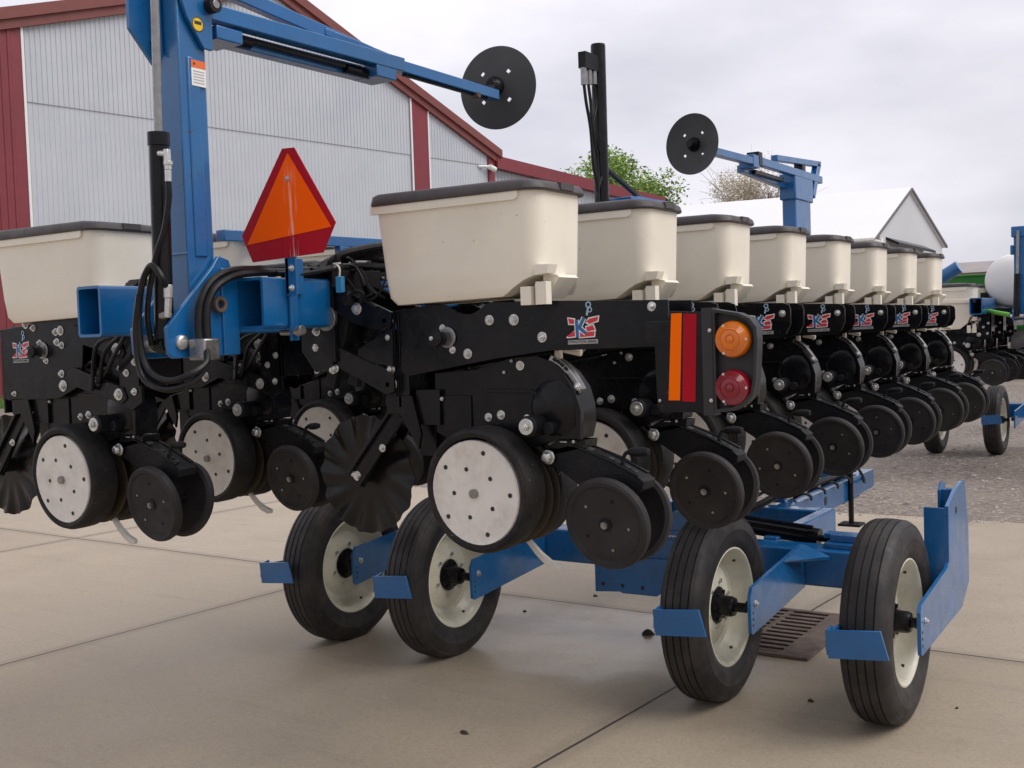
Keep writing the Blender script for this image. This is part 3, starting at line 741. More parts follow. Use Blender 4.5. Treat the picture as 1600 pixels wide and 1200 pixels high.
YR = [3.05 + .762 * k for k in range(8)]
adopt(uR1, (0, YR[0], 0)); adopt(uR2, (0, YR[1], 0)); adopt(uR8, (0, YR[7], 0))
for k in range(2, 7): adopt(copy_tree(uR2), (0, YR[k], 0))
YL = [2.785 + .722 * k for k in range(7)]
adopt(uL1, (-1.77, YL[0], 0))
for k in range(1, 7): adopt(copy_tree(uL1), (-1.77, YL[k], 0))

# tool bars: open ended square tubes running away from the camera
def square_tube(x0, x1, z0, z1, ya, yb, name, w=.010, mat='blue'):
    m = MB(mat)
    r0 = rrect(x0, x1, z0, z1, .014, 0, 4); r1 = rrect(x0 + w, x1 - w, z0 + w, z1 - w, .008, 0, 4)
    n = len(r0); vs = []
    for ring in (r0, r1):
        for y in (ya, yb): vs += [(a, y, b) for a, b, _ in ring]
    fs = []
    for k in range(n):
        q = (k + 1) % n
        fs += [(k, q, n + q, n + k)[::-1], (2 * n + k, 2 * n + q, 3 * n + q, 3 * n + k), (k, q, 2 * n + q, 2 * n + k), (n + k, n + q, 3 * n + q, 3 * n + k)[::-1]]
    m.add(vs, fs); return m
part(square_tube(-3.39, -3.262, 1.735, 1.912, 2.43, 9.0, ''), 'tool_bar')
part(square_tube(-2.79, -2.656, 1.742, 1.912, 2.60, 9.05, ''), 'tool_bar')
for y in (3.6, 5.3, 7.0, 8.6): m = MB('blue'); m.box((-3.262, y, 1.75), (-2.79, y + .15, 1.90)); part(m, 'cross_tube', .006)
m = MB('black'); m.box((-3.37, 2.62, 1.912), (-3.29, 2.80, 1.93)); m.prism([(2.60, 1.912), (2.63, 1.94), (2.76, 1.94), (2.79, 1.912)], -3.36, -3.30, 'yz'); m.tube([(-3.33, 2.78, 1.93), (-3.33, 2.80, 1.96), (-3.31, 2.84, 1.95), (-3.3, 2.9, 1.92)], .008)
part(m, 'bar_cap', .002)

m = MB('blue')
for x in (-2.955, -2.795, -2.780): m.tube([(x, 2.60, 1.67), (x, 2.601, 1.80), (x, 2.60, 1.93)], .004, 6)
m.tube([(-2.935, 2.424, 1.99), (-2.87, 2.423, 1.99), (-2.805, 2.424, 1.99)], .004, 6)
part(m, 'weld_bead')
# folded marker mast with its pivot plates
m = MB('blue')
xa, xb, ya, yb = -2.935, -2.805, 2.425, 2.535
m.box((xa, ya, 1.70), (xb, yb, 2.87))
m.box((xb - .004, ya + .03, 1.98), (xb + .006, yb - .03, 2.62))
mast = part(m, 'marker_mast', .014)
m = MB('blue')
poly2 = [(2.305, 1.752), (2.50, 1.945), (2.53, 1.985), (2.575, 1.972), (2.59, 1.93), (2.59, 1.66), (2.33, 1.656), (2.31, 1.672)]
m.prism(poly2, -2.795, -2.780, 'yz'); m.prism(poly2, -2.955, -2.940, 'yz')
m.box((-2.94, 2.545, 1.665), (-2.795, 2.60, 1.93)); m.box((-2.79, 2.53, 1.66), (-2.77, 2.60, 1.945))
m.mat('zinc'); m.cyl((-2.98, 2.362, 1.706), (-2.77, 2.362, 1.706), .019, 18); m.lathe([(.024, 0), (.024, .006), (.020, .013), (0, .016)], (-2.780, 2.362, 1.706), (1, 0, 0), 20)
m.mat('rust'); m.lathe([(.027, 0), (.027, .022), (.014, .022), (.014, .004)], (-2.780, 2.515, 1.825), (1, 0, 0), 20); m.mat('steel'); m.cyl((-2.94, 2.362, 1.706), (-2.90, 2.362, 1.706), .03, 16); m.cyl((-2.85, 2.362, 1.706), (-2.80, 2.362, 1.706), .03, 16)
part(m, 'mast_bracket', .003)
# cylinder lying along the mast
m = MB('black'); m.lathe([(0, 0), (.026, 0), (.030, .004), (.030, .60), (.034, .602), (.034, .642), (.026, .644), (0, .644)], (-2.838, 2.345, 1.72), (.040, -.012, 1), 28)
m.mat('dark'); m.cyl((-2.875, 2.362, 1.706), (-2.83, 2.362, 1.706), .036, 18); m.box((-2.872, 2.33, 1.70), (-2.815, 2.38, 1.76))
cy = part(m, 'hydraulic_cylinder')
m = MB('steel'); m.cyl((-2.811, 2.337, 2.36), (-2.786, 2.329, 2.90), .0135, 18); m.build('cylinder_rod', cy)
m = MB('zinc'); m.cyl((-2.79, 2.32, 2.292), (-2.745, 2.31, 2.285), .010, 10); m.cyl((-2.745, 2.31, 2.298), (-2.743, 2.31, 2.236), .012, 6); m.cyl((-2.743, 2.31, 2.236), (-2.744, 2.31, 2.20), .010, 10); m.cyl((-2.742, 2.31, 2.262), (-2.742, 2.31, 2.250), .015, 6); m.build('hose_fitting', cy, .001); m = MB('zinc')
m.cyl((-2.81, 2.315, 1.79), (-2.765, 2.305, 1.795), .011, 10); m.cyl((-2.765, 2.30, 1.785), (-2.757, 2.30, 1.845), .012, 6); m.cyl((-2.757, 2.30, 1.845), (-2.755, 2.30, 1.885), .014, 10); m.build('hose_fitting', cy, .001)
# head of the mast: side plates and pivot roller
m = MB('blue')
pp = [(2.44, 2.90), (2.455, 2.655), (2.515, 2.565), (2.555, 2.562), (2.60, 2.60), (2.60, 2.90)]
pp = [(2.38, 2.93), (2.45, 2.74), (2.515, 2.652), (2.552, 2.650), (2.556, 2.93)]
m.prism(pp, -2.800, -2.786, 'yz'); m.prism(pp, -2.954, -2.940, 'yz')
m.prism([(2.33, 2.93), (2.33, 2.70), (2.42, 2.60), (2.425, 2.93)], -2.93, -2.915, 'yz'); m.prism([(-2.97, 2.78), (-2.94, 2.70), (-2.90, 2.66), (-2.87, 2.62), (-2.87, 2.93), (-2.99, 2.93)], 2.405, 2.42)
m.mat('dark'); m.cyl((-2.97, 2.545, 2.792), (-2.755, 2.545, 2.792), .026, 18); m.mat('steel'); m.cyl((-2.755, 2.545, 2.792), (-2.752, 2.545, 2.792), .014, 14)
head = part(m, 'mast_head', .003)
def flat_text(body, size, mtx, name, parent, mat='ink_hole'):
    cu = bpy.data.curves.new('txt', 'FONT'); cu.body = body; cu.size = size; cu.align_x = 'CENTER'; cu.align_y = 'CENTER'; cu.extrude = .0003
    to = bpy.data.objects.new('txt', cu); COL.objects.link(to); bpy.context.view_layer.update()
    me = bpy.data.meshes.new_from_object(to.evaluated_get(bpy.context.evaluated_depsgraph_get()))
    me.transform(mtx); me.materials.clear(); me.materials.append(M[mat]); bpy.data.objects.remove(to)
    return link(name, me, parent)
m = MB('yellow'); m.lathe([(.024, 0), (.024, .0015), (0, .0015)], (-2.786, 2.492, 2.722), (1, 0, 0), 24); m.mat('ink_hole'); m.lathe([(.024, .0016), (.021, .0022)], (-2.786, 2.492, 2.722), (1, 0, 0), 24); m.box((-2.786, 2.478, 2.722), (-2.7835, 2.506, 2.732)); m.build('round_sticker', head)
m = MB('white'); m.box((xb + .001, 2.468, 2.528), (xb + .0075, 2.527, 2.585)); m.mat('sorange'); m.box((xb + .001, 2.468, 2.586), (xb + .0075, 2.527, 2.61)); m.mat('ink_hole'); m.cyl((xb + .007, 2.480, 2.598), (xb + .0085, 2.480, 2.598), .006, 3)
m.mat('grey'); 
for k in range(5): m.box((xb + .007, 2.475, 2.537 + k * .009), (xb + .0082, 2.520, 2.5405 + k * .009))
m.build('warning_sticker', mast)

# marker arm folded forward over the hoppers, with its disc
m = MB('blue')
m.bar((-2.825, 2.56, 2.783), (-2.825, 3.575, 2.793), .055, .055)
m.bar((-2.90, 2.60, 2.735), (-2.90, 3.40, 2.745), .055, .05)
m.bar((-2.90, 2.33, 2.945), (-2.90, 3.48, 2.835), .04, .05); m.bar((-2.90, 3.20, 2.862), (-2.86, 3.52, 2.82), .05, .03)
m.box((-2.93, 3.40, 2.72), (-2.80, 3.52, 2.768)); m.box((-2.93, 2.585, 2.70), (-2.80, 2.70, 2.745))
m.mat('black'); m.bar((-2.862, 2.72, 2.742), (-2.862, 3.45, 2.745), .022, .022); m.cyl((-2.872, 2.70, 2.735), (-2.872, 2.80, 2.737), .022, 12); m.cyl((-2.86, 3.28, 2.737), (-2.86, 3.42, 2.737), .02, 12)
arm = part(m, 'marker_arm', .004)
m = MB('blue'); m.bar((-2.83, 3.50, 2.79), (-2.83, 4.27, 2.786), .048, .045); m.mat('dark'); m.bar((-2.83, 3.60, 2.762), (-2.83, 4.20, 2.760), .02, .008); m.build('extension_tube', arm, .003)
def marker_disc(parent, center, n, back):
    n = Vector(n).normalized(); C_ = Vector(center); u_, v_, a_ = basis(n)
    m = MB('discplate')
    # dished disc with four punched holes
    rr = [.018, .06, .085, .094, .10, .125, .165, .193]; N_ = 64; vs = []; fs = []
    for sgn in (0, .004):
        for r in rr:
            h = .028 * (1 - (r / .193) ** 2) * back
            for k in range(N_):
                t_ = 6.2832 * k / N_; vs.append(C_ + (u_ * math.cos(t_) + v_ * math.sin(t_)) * r + a_ * (h + sgn))
    L_ = len(rr) * N_
    def hole(i, k): return i in (2,3) and (k % 16) in (7, 8)
    for sgn in (0, 1):
        for i in range(len(rr) - 1):
            for k in range(N_):
                if hole(i, k): continue
                q = (i * N_ + k, i * N_ + (k + 1) % N_, (i + 1) * N_ + (k + 1) % N_, (i + 1) * N_ + k); q = tuple(x + sgn * L_ for x in q)
                fs.append(q if sgn else q[::-1])
    e = (len(rr) - 1) * N_
    for k in range(N_): fs.append((e + k, e + (k + 1) % N_, e + (k + 1) % N_ + L_, e + k + L_))
    m.add(vs, fs)
    m.mat('black'); h0 = .028 * back
    m.lathe([(0, -.06), (.022, -.06), (.028, -.045), (.034, -.03), (.045, -.012), (.045, .004), (0, .006)], C_ + a_ * h0, a_, 20)
    m.lathe([(0, .004), (.02, .004), (.02, .02), (0, .02)], C_ + a_ * h0, a_, 14)
    for k in range(6):
        t_ = 6.2832 * k / 6; p_ = C_ + a_ * h0 + (u_ * math.cos(t_) + v_ * math.sin(t_)) * .036; m.cyl(p_ - a_ * .022, p_ + a_ * .01, .007, 6)
    return m.build('marker_disc', parent, sharp=40)
nD = (-.17, .98, .0)
dd = marker_disc(arm, (-2.90, 4.40, 2.853), nD, -1)
m = MB('dark'); m.bar((-2.83, 4.22, 2.79), (-2.885, 4.33, 2.835), .04, .04); m.mat('rust'); m.cyl((-2.84, 4.10, 2.758), (-2.80, 4.10, 2.758), .014, 10); m.build('disc_spindle', arm, .002)

# the same kind of marker at the far end of the planter
m = MB('blue'); m.box((-2.955, 8.44, 1.90), (-2.845, 8.80, 2.72)); m.box((-2.965, 8.41, 2.66), (-2.835, 8.84, 2.86))
mast2 = part(m, 'marker_mast', .01)
m = MB('blue')
m.bar((-2.86, 9.08, 2.868), (-2.86, 7.60, 2.868), .055, .058); m.bar((-2.94, 8.45, 2.77), (-2.94, 7.55, 2.81), .055, .05)
m.bar((-2.86, 9.06, 2.995), (-2.86, 8.02, 2.93), .05, .045); m.bar((-2.86, 9.02, 2.99), (-2.86, 8.86, 2.72), .05, .07, (0, 1, 0)); m.box((-2.94, 7.52, 2.81), (-2.83, 7.64, 2.90))
m.mat('black'); m.box((-2.91, 8.60, 2.86), (-2.84, 8.68, 2.95)); m.box((-2.92, 7.62, 2.83), (-2.83, 7.70, 2.93)); m.bar((-2.9, 8.3, 2.80), (-2.9, 7.7, 2.80), .03, .03)
arm2 = part(m, 'marker_arm', .004)
m = MB('blue'); m.bar((-2.86, 7.58, 2.855), (-2.87, 6.86, 2.845), .055, .05); m.build('extension_tube', arm2, .003)
marker_disc(arm2, (-2.90, 6.62, 2.865), (.14, .99, 0), 1)
m = MB('dark'); m.bar((-2.87, 6.9, 2.85), (-2.90, 6.64, 2.865), .05, .05); m.build('disc_spindle', arm2, .002)

# centre lift cylinder standing up behind the hoppers
m = MB('black'); m.lathe([(0, 0), (.040, 0), (.0405, 1.28), (.038, 1.292), (0, 1.295)], (-2.915, 5.42, 1.965), (.003, .002, 1), 28)
m.mat('dark'); m.box((-2.935, 5.24, 3.10), (-2.89, 5.40, 3.185)); m.mat('steel'); m.cyl((-2.91, 5.25, 3.01), (-2.91, 5.25, 3.10), .016, 10); m.cyl((-2.91, 5.31, 3.02), (-2.91, 5.31, 3.10), .014, 10); m.cyl((-2.91, 5.36, 3.03), (-2.91, 5.36, 3.10), .018, 10)
lc = part(m, 'lift_cylinder')
for y0, w in ((5.25, .06), (5.30, .02), (5.36, -.06)):
    m = MB('hose'); m.tube([(-2.91, y0, 3.02), (-2.905, y0 + .01, 2.92), (-2.90, y0 + w * .7, 2.78), (-2.90, y0 + .06, 2.60), (-2.895, 5.345, 2.45), (-2.89, 5.345, 2.20), (-2.88, 5.34, 1.95)], .009, 8); m.build('hose', lc)
m = MB('blue'); m.box((-3.02, 5.55, 2.40), (-2.80, 6.02, 2.435)); m.box((-2.98, 5.48, 1.912), (-2.82, 5.6, 2.40)); m.box((-2.98, 5.98, 1.912), (-2.82, 6.02, 2.40)); m.box((-2.96, 5.75, 2.436), (-2.86, 6.15, 2.46))
m.mat('black'); m.bar((-2.93, 5.50, 2.60), (-2.93, 5.98, 2.45), .025, .025)
part(m, 'cylinder_stand', .004)
# blue hose tray along the far bar
m = MB('blue'); m.bar((-3.5, 3.20, 2.142), (-3.5, 4.9, 2.165), .05, .047)
m.box((-3.51, 3.9, 1.85), (-3.47, 3.96, 2.13)); m.box((-3.51, 4.6, 1.85), (-3.47, 4.66, 2.13)); m.box((-3.51, 3.9, 1.85), (-3.39, 3.96, 1.88)); m.box((-3.51, 4.6, 1.85), (-3.39, 4.66, 1.88))
part(m, 'hose_tray', .004)

# warning triangle on its bracket
m = MB('sred'); Y0 = 2.70; zc = 2.066
outer = [(-2.642, 2.335), (-2.588, 2.333), (-2.420, 2.075), (-2.478, 1.982), (-2.800, 1.970), (-2.847, 2.062)]
m.prism(outer, Y0, Y0 + .003)
sg = part(m, 'slow_vehicle_triangle')
m = MB('orange'); m.prism([(-2.617, 2.318), (-2.438, 2.062), (-2.822, 2.030)], Y0 - .0012, Y0 - .0003); m.mat('zinc'); m.bolt((-2.622, Y0 - .001, 2.235), r=.006, h=.004); m.build('orange_triangle', sg)
m = MB('blue'); m.box((-2.654, Y0 + .004, 1.85), (-2.606, Y0 + .012, 2.03)); m.box((-2.656, Y0 + .004, 1.855), (-2.640, Y0 + .075, 1.975)); m.box((-2.652, Y0 + .010, 1.70), (-2.640, Y0 + .045, 1.855)); m.bolt((-2.625, Y0 + .004, 1.94), r=.008); m.bolt((-2.64, Y0 + .03, 1.88), (1, 0, 0), r=.008); m.bolt((-2.627, Y0 + .004, 1.875), r=.008)
m.mat('steel'); m.cyl((-2.70, Y0 + .02, 1.728), (-2.60, Y0 + .02, 1.728), .010, 8); m.cyl((-2.63, Y0 + .02, 1.73), (-2.60, Y0 + .02, 1.735), .017, 8)
part(m, 'triangle_bracket', .002)

# hoses about the mast foot and along the bar
m = MB('hose'); m.tube([(-2.744, 2.31, 2.20), (-2.746, 2.31, 2.147), (-2.768, 2.305, 2.052), (-2.805, 2.30, 1.977), (-2.842, 2.295, 1.859), (-2.86, 2.30, 1.78), (-2.87, 2.32, 1.70)], .0095); hs = part(m, 'hydraulic_hose')
m = MB('hose'); m.tube([(-2.755, 2.29, 1.88), (-2.752, 2.275, 1.905), (-2.772, 2.27, 1.935), (-2.80, 2.27, 1.942), (-2.840, 2.27, 1.890), (-2.862, 2.27, 1.80), (-2.860, 2.27, 1.70), (-2.826, 2.27, 1.622), (-2.750, 2.275, 1.590), (-2.68, 2.30, 1.605), (-2.67, 2.36, 1.640), (-2.705, 2.395, 1.69)], .0105); hs = part(m, 'hydraulic_hose')
m = MB('hose'); m.tube([(-2.845, 2.262, 1.86), (-2.872, 2.262, 1.74), (-2.852, 2.262, 1.61), (-2.77, 2.27, 1.565), (-2.69, 2.30, 1.575), (-2.68, 2.36, 1.62), (-2.71, 2.41, 1.68)], .0105); hs = part(m, 'hydraulic_hose')
m = MB('hose'); m.tube([(-2.735, 2.395, 1.704), (-2.74, 2.40, 1.775), (-2.74, 2.412, 1.835), (-2.74, 2.445, 1.886), (-2.74, 2.50, 1.922), (-2.74, 2.57, 1.938), (-2.74, 2.655, 1.942), (-2.74, 2.744, 1.95), (-2.74, 2.869, 1.963), (-2.74, 3.1, 1.97)], .0125); hs = part(m, 'hydraulic_hose')
m = MB('hose'); m.tube([(-2.725, 2.42, 1.70), (-2.728, 2.422, 1.774), (-2.728, 2.43, 1.825), (-2.728, 2.459, 1.872), (-2.728, 2.509, 1.903), (-2.728, 2.573, 1.922), (-2.715, 2.659, 1.930), (-2.715, 2.764, 1.935), (-2.71, 2.889, 1.945), (-2.71, 3.1, 1.96)], .0125); hs = part(m, 'hydraulic_hose')
m = MB('steel'); m.box((-2.765, 2.375, 1.648), (-2.690, 2.440, 1.716)); m.build('hose_clamp', hs, .006)
random.seed(21); m = MB('hose')
for k in range(9):
    y = 2.80 + .02 * k; x = -2.76 + .014 * k; z = 1.93 + .006 * (k % 4); pts = [(x, y - .1 * (k % 3), z - .01)]
    for j in range(6):
        y += .11; pts.append((x + random.uniform(-.02, .02), y, z + .016 * math.sin(j * 1.3 + k) + (.045 if j in (2, 3) else .02) * random.random()))
    m.tube(pts, random.choice((.007, .009, .011)), 7)
for k in range(7):
    y = 2.95 + .055 * k; pts = [(-2.70, y, 1.96)]
    for j in range(4): pts.append((-2.67 + .02 * j + random.uniform(-.01, .02), y + .03 * j + random.uniform(-.03, .03), 1.955 + .04 * math.sin(j + k) - .025 * j))
    m.tube(pts, random.choice((.005, .007)), 6)
m.tube([(-2.66, 3.0, 1.93), (-2.60, 3.0, 1.86), (-2.56, 2.98, 1.84), (-2.52, 3.0, 1.86)], .005, 6); m.tube([(-2.60, 2.94, 1.87), (-2.50, 2.93, 1.83), (-2.46, 2.96, 1.86), (-2.47, 3.02, 1.95)], .004, 6)
for k in range(5):
    m.tube([(-2.74 + .02 * k, 2.86 + .03 * k, 1.95), (-2.72 + .015 * k, 2.98, 1.965 + .008 * k), (-2.70 + .012 * k, 3.12 + .02 * k, 2.0 + .010 * k), (-2.68, 3.28, 1.99 + .012 * k), (-2.69 - .01 * k, 3.5, 1.95), (-2.70, 3.8, 1.94)], .0145, 8)
wh = part(m, 'wire_harness')
m = MB('cblue'); m.box((-2.600, 2.888, 1.86), (-2.572, 2.905, 1.915)); m.mat('white'); m.tube([(-2.588, 2.896, 1.912), (-2.585, 2.896, 1.94), (-2.60, 2.90, 1.955), (-2.63, 2.92, 1.95)], .004, 6); m.box((-2.62, 2.90, 1.958), (-2.59, 2.91, 1.964)); m.build('plug', wh, .002)

# rear lamp and reflector board on the first row unit
yb_ = 2.872
m = MB('black')
m.prism([(-1.388, 1.645), (-1.352, 1.685), (-1.338, 1.748), (-1.242, 1.742), (-1.238, 1.462), (-1.372, 1.462), (-1.384, 1.478)], yb_, yb_ + .008)
m.box((-1.42, yb_ + .008, 1.66), (-1.30, 2.962, 1.72)); m.bolt((-1.375, yb_, 1.495), r=.005, h=.004, washer=False)
lb = part(m, 'reflector_board', .002)
m = MB('orange2'); m.prism([(-1.333, 1.741), (-1.301, 1.741), (-1.313, 1.496), (-1.348, 1.496)], yb_ - .0016, yb_ - .0002); m.build('orange_reflector', lb)
m = MB('sred'); m.prism([(-1.296, 1.739), (-1.256, 1.737), (-1.266, 1.492), (-1.306, 1.493)], yb_ - .0016, yb_ - .0002); m.build('red_reflector', lb)
m = MB('housing'); m.box((-1.238, yb_ - .012, 1.455), (-1.205, yb_ + .03, 1.752))
shape = [(-1.208, 1.744), (-1.20, 1.748), (-1.13, 1.735), (-1.098, 1.720), (-1.080, 1.695), (-1.078, 1.66), (-1.085, 1.55), (-1.095, 1.51), (-1.12, 1.485), (-1.155, 1.468), (-1.208, 1.462)]
m.prism(shape, yb_ + .010, yb_ + .03)
cx_, cz_ = -1.145, 1.61; inn = [(cx_ + (x - cx_) * .86, cz_ + (z - cz_) * .93) for x, z in shape]
nS = len(shape); vs = [(x, y, z) for y in (yb_ - .012, yb_ + .012) for q in (shape, inn) for x, z in q]; fs = []
for i in range(nS):
    k = (i + 1) % nS
    fs += [(i, k, nS + k, nS + i), (i, 2 * nS + i, 2 * nS + k, k), (nS + i, nS + k, 3 * nS + k, 3 * nS + i)]
m.add(vs, fs)
for z in (1.497, 1.69): m.bolt((-1.213, yb_ - .012, z), r=.006, h=.005, washer=False)
m.bolt((-1.175, yb_ - .0, 1.487), r=.004, h=.006, washer=False)
lh = part(m, 'lamp_housing', .0015)
for nm, mt, x, z in (('amber_lens', 'amber', -1.150, 1.664), ('red_lens', 'redlens', -1.153, 1.532)):
    prof = [(.050, 0), (.051, .014), (.0485, .022)]
    for k in range(5):
        r_ = .046 - .0032 * k; prof += [(r_, .0265 + .0016 * k), (r_ - .0016, .0262 + .0016 * k)]
    prof += [(.029, .0355), (.0285, .0335), (.0265, .0335), (.026, .035), (.018, .0365), (.014, .0365), (.0135, .034), (.010, .034), (.009, .0375), (.004, .0395), (0, .0395)]
    m = MB(mt); m.lathe(prof, (x, yb_ + .009, z), (0, -1, 0), 40)
    m.mat('zinc')
    for a in (120, 0, 240): m.cyl((x + .043 * math.cos(R(a)), yb_ - .012, z + .043 * math.sin(R(a))), (x + .043 * math.cos(R(a)), yb_ - .020, z + .043 * math.sin(R(a))), .004, 8)
    m.build(nm, lh)

# ------------------------------------------------------------------ transport wheels, axle and tongue
RW, RIMR = .43, .262
def transport_wheel(x, y=4.70):
    o = (x, y, RW + ZG - .012)
    m = MB('rim')
    m.lathe([(.262, .062), (.270, .072), (.272, .080), (.262, .082), (.250, .072), (.240, .05), (.222, .02), (.205, -.005), (.18, -.012), (.165, -.002), (.12, .012), (.085, .012), (.085, .0), (0, .0)], o, (1, 0, 0), 56)
    m.lathe([(.262, -.062), (.272, -.080), (.25, -.072), (.22, -.03), (0, -.03)], o, (1, 0, 0), 40)
    m.mat('zinc'); O = Vector(o)
    for k in range(6):
        t_ = 6.2832 * k / 6 + .3; p_ = O + Vector((.010, .112 * math.cos(t_), .112 * math.sin(t_))); m.cyl(p_, p_ + Vector((.012, 0, 0)), .010, 6)
    m.mat('ink_hole')
    for k in range(3):
        t_ = 6.2832 * k / 3 + .9; p_ = O + Vector((.035, .232 * math.cos(t_), .232 * math.sin(t_))); m.cyl(p_ - Vector((.005, 0, 0)), p_ + Vector((.006, 0, 0)), .008, 8)
    wl = part(m, 'transport_wheel')
    t_ = MB('tyre')
    prof = [(.258, -.070), (.272, -.084), (.31, -.098), (.35, -.1005), (.39, -.094), (.412, -.082), (.421, -.070)]
    for gx in (-.052, -.017, .017, .052):
        rr_ = .4305 - abs(gx) ** 2 * 1.2
        prof += [(rr_, gx - .0035), (rr_ - .007, gx - .002), (rr_ - .007, gx + .002), (rr_, gx + .0035)]
    prof += [(.421, .070), (.412, .082), (.406, .086), (.402, .085), (.39, .094), (.35, .1005), (.345, .0985), (.31, .098), (.272, .084), (.258, .070)]
    t_.lathe(prof, o, (1, 0, 0), 72); t_.build('tyre', wl, sharp=28)
    h = MB('black'); h.lathe([(.078, .010), (.082, .018), (.062, .026), (.048, .034), (.046, .080), (.040, .094), (.022, .096), (.022, .150), (0, .150)], o, (1, 0, 0), 24)
    for k in range(6):
        a = 6.2832 * k / 6; p_ = O + Vector((.022, .066 * math.cos(a), .066 * math.sin(a))); h.cyl(p_, p_ + Vector((.010, 0, 0)), .009, 6)
    h.build('hub', wl)
    return wl
WX = (-4.245, -3.523, -2.0, -1.237)
for x in WX[:3]: transport_wheel(x)
transport_wheel(-1.243, 4.765)
ARM = [(4.605, .535), (4.60, .335), (4.64, .325)]
def wheel_arm(x, top, bot, bevel=.003):
    m = MB('blue'); m.prism([(4.605, .345), (4.600, .505), (4.625, .545)] + top + bot, x - .008, x + .008, 'yz')
    m.bolt((x + .008, 4.66, .465), (1, 0, 0), r=.012, h=.010); m.mat('black'); m.cyl((x - .05, 4.70, .44), (x - .007, 4.70, .44), .024, 14)
    m.mat('ink_hole')
    for k in range(3): m.cyl((x + .0075, 4.628, .375 + k * .028), (x + .0088, 4.628, .375 + k * .028), .007, 8)
    return part(m, 'wheel_arm', bevel)
a1 = wheel_arm(-4.10, [(5.33, .60)], [(5.33, .42), (4.62, .335)])
a2 = wheel_arm(-3.30, [(5.33, .585)], [(5.33, .39), (4.62, .335)])
a3 = wheel_arm(-1.80, [(5.30, .62)], [(5.34, .40), (4.62, .335)])
m = MB('blue'); m.prism([(4.605, .345), (4.600, .515), (4.625, .545), (5.10, .60), (5.14, .62), (5.14, .87), (5.30, .925), (5.42, .945), (5.50, .940), (5.57, .70), (5.57, .45), (5.40, .36), (4.62, .335)], -1.088, -1.072, 'yz')
m.bolt((-1.072, 4.68, .465), (1, 0, 0), r=.012, h=.010); m.mat('black'); m.cyl((-1.13, 4.765, .43), (-1.087, 4.765, .43), .024, 14); m.mat('ink_hole'); m.cyl((-1.0725, 5.30, .83), (-1.0708, 5.30, .83), .018, 12)
for k in range(3): m.cyl((-1.0725, 4.628, .375 + k * .028), (-1.0708, 4.628, .375 + k * .028), .007, 8)
m.mat('blue'); m.box((-1.178, 5.14, .50), (-1.088, 5.155, .86)); m.prism([(5.42, .60), (5.42, .90), (5.46, .935), (5.52, .925), (5.55, .80), (5.55, .60)], -1.178, -1.165, 'yz'); m.box((-1.165, 5.45, .40), (-1.088, 5.50, .90))
a4 = part(m, 'wheel_arm', .003); a4['label'] = 'tall blue wheel arm with an upright plate'
# triangular gusset on arm three
m = MB('blue'); m.add([(-1.79, 5.02, .585), (-1.79, 5.30, .62), (-1.66, 5.335, .56), (-1.79, 5.05, .575), (-1.79, 5.30, .60), (-1.665, 5.33, .545)], [(0, 1, 2), (3, 5, 4), (0, 3, 4, 1), (1, 4, 5, 2), (2, 5, 3, 0)]); part(m, 'gusset')
# scraper plates ahead of each tyre
for x in (-4.275, -3.485, -1.945, -1.21):
    w = .115; m = MB('blue')
    m.prism([(x - w, .405), (x + w - .0, .425), (x + w - .03, .535), (x - w - .012, .515)], 4.195, 4.205)
    m.prism([(4.205, .415), (4.26, .44), (4.26, .52), (4.205, .512)], x - w - .010, x - w, 'yz')
    m.bar((x - w - .005, 4.20, .47), (x - w - .02, 4.70, .44), .012, .07)
    part(m, 'scraper', .002)
# axle beam and centre pivot bracket
m = MB('blue'); m.box((-4.32, 5.34, .405), (-2.40, 5.52, .585)); m.box((-2.40, 5.34, .405), (-1.09, 5.52, .585))
part(m, 'axle_beam', .010)
m = MB('blue'); m.prism([(-2.97, .262), (-2.97, .43), (-2.90, .46), (-2.47, .475), (-2.40, .49), (-2.40, .295), (-2.56, .292), (-2.60, .270), (-2.80, .268), (-2.82, .275)], 5.318, 5.332)
m.box((-2.94, 5.332, .30), (-2.42, 5.35, .40)); m.mat('ink_hole')
for x in (-2.92, -2.80, -2.68, -2.56, -2.45): m.cyl((x, 5.319, .31), (x, 5.3165, .31), .012, 10)
m.mat('blue'); m.box((-2.62, 5.35, .60), (-2.30, 5.48, .625)); m.prism([(-2.56, .625), (-2.55, .70), (-2.50, .73), (-2.42, .73), (-2.38, .69), (-2.36, .625)], 5.36, 5.375); m.prism([(-2.56, .625), (-2.55, .70), (-2.50, .73), (-2.42, .73), (-2.38, .69), (-2.36, .625)], 5.44, 5.455)
part(m, 'pivot_bracket', .004)
m = MB('black'); m.cyl((-2.50, 5.62, .66), (-1.82, 5.60, .598), .042, 20); m.cyl((-1.85, 5.602, .601), (-1.80, 5.60, .596), .048, 20); m.tube([(-2.5, 5.56, .715), (-2.1, 5.56, .678), (-1.82, 5.56, .655)], .011); m.cyl((-1.80, 5.60, .596), (-1.70, 5.60, .588), .018, 12)
ac = part(m, 'axle_cylinder')
m = MB('blue'); m.box((-1.765, 5.555, .555), (-1.58, 5.645, .580)); m.box((-1.765, 5.555, .605), (-1.58, 5.645, .630)); m.box((-1.70, 5.53, .50), (-1.545, 5.67, .555)); m.build('clevis', ac, .003)
m = MB('blue'); m.box((-1.72, 5.40, .5855), (-1.55, 5.58, .61)); m.box((-1.70, 5.45, .611), (-1.57, 5.55, .645)); part(m, 'clevis_mount', .003)
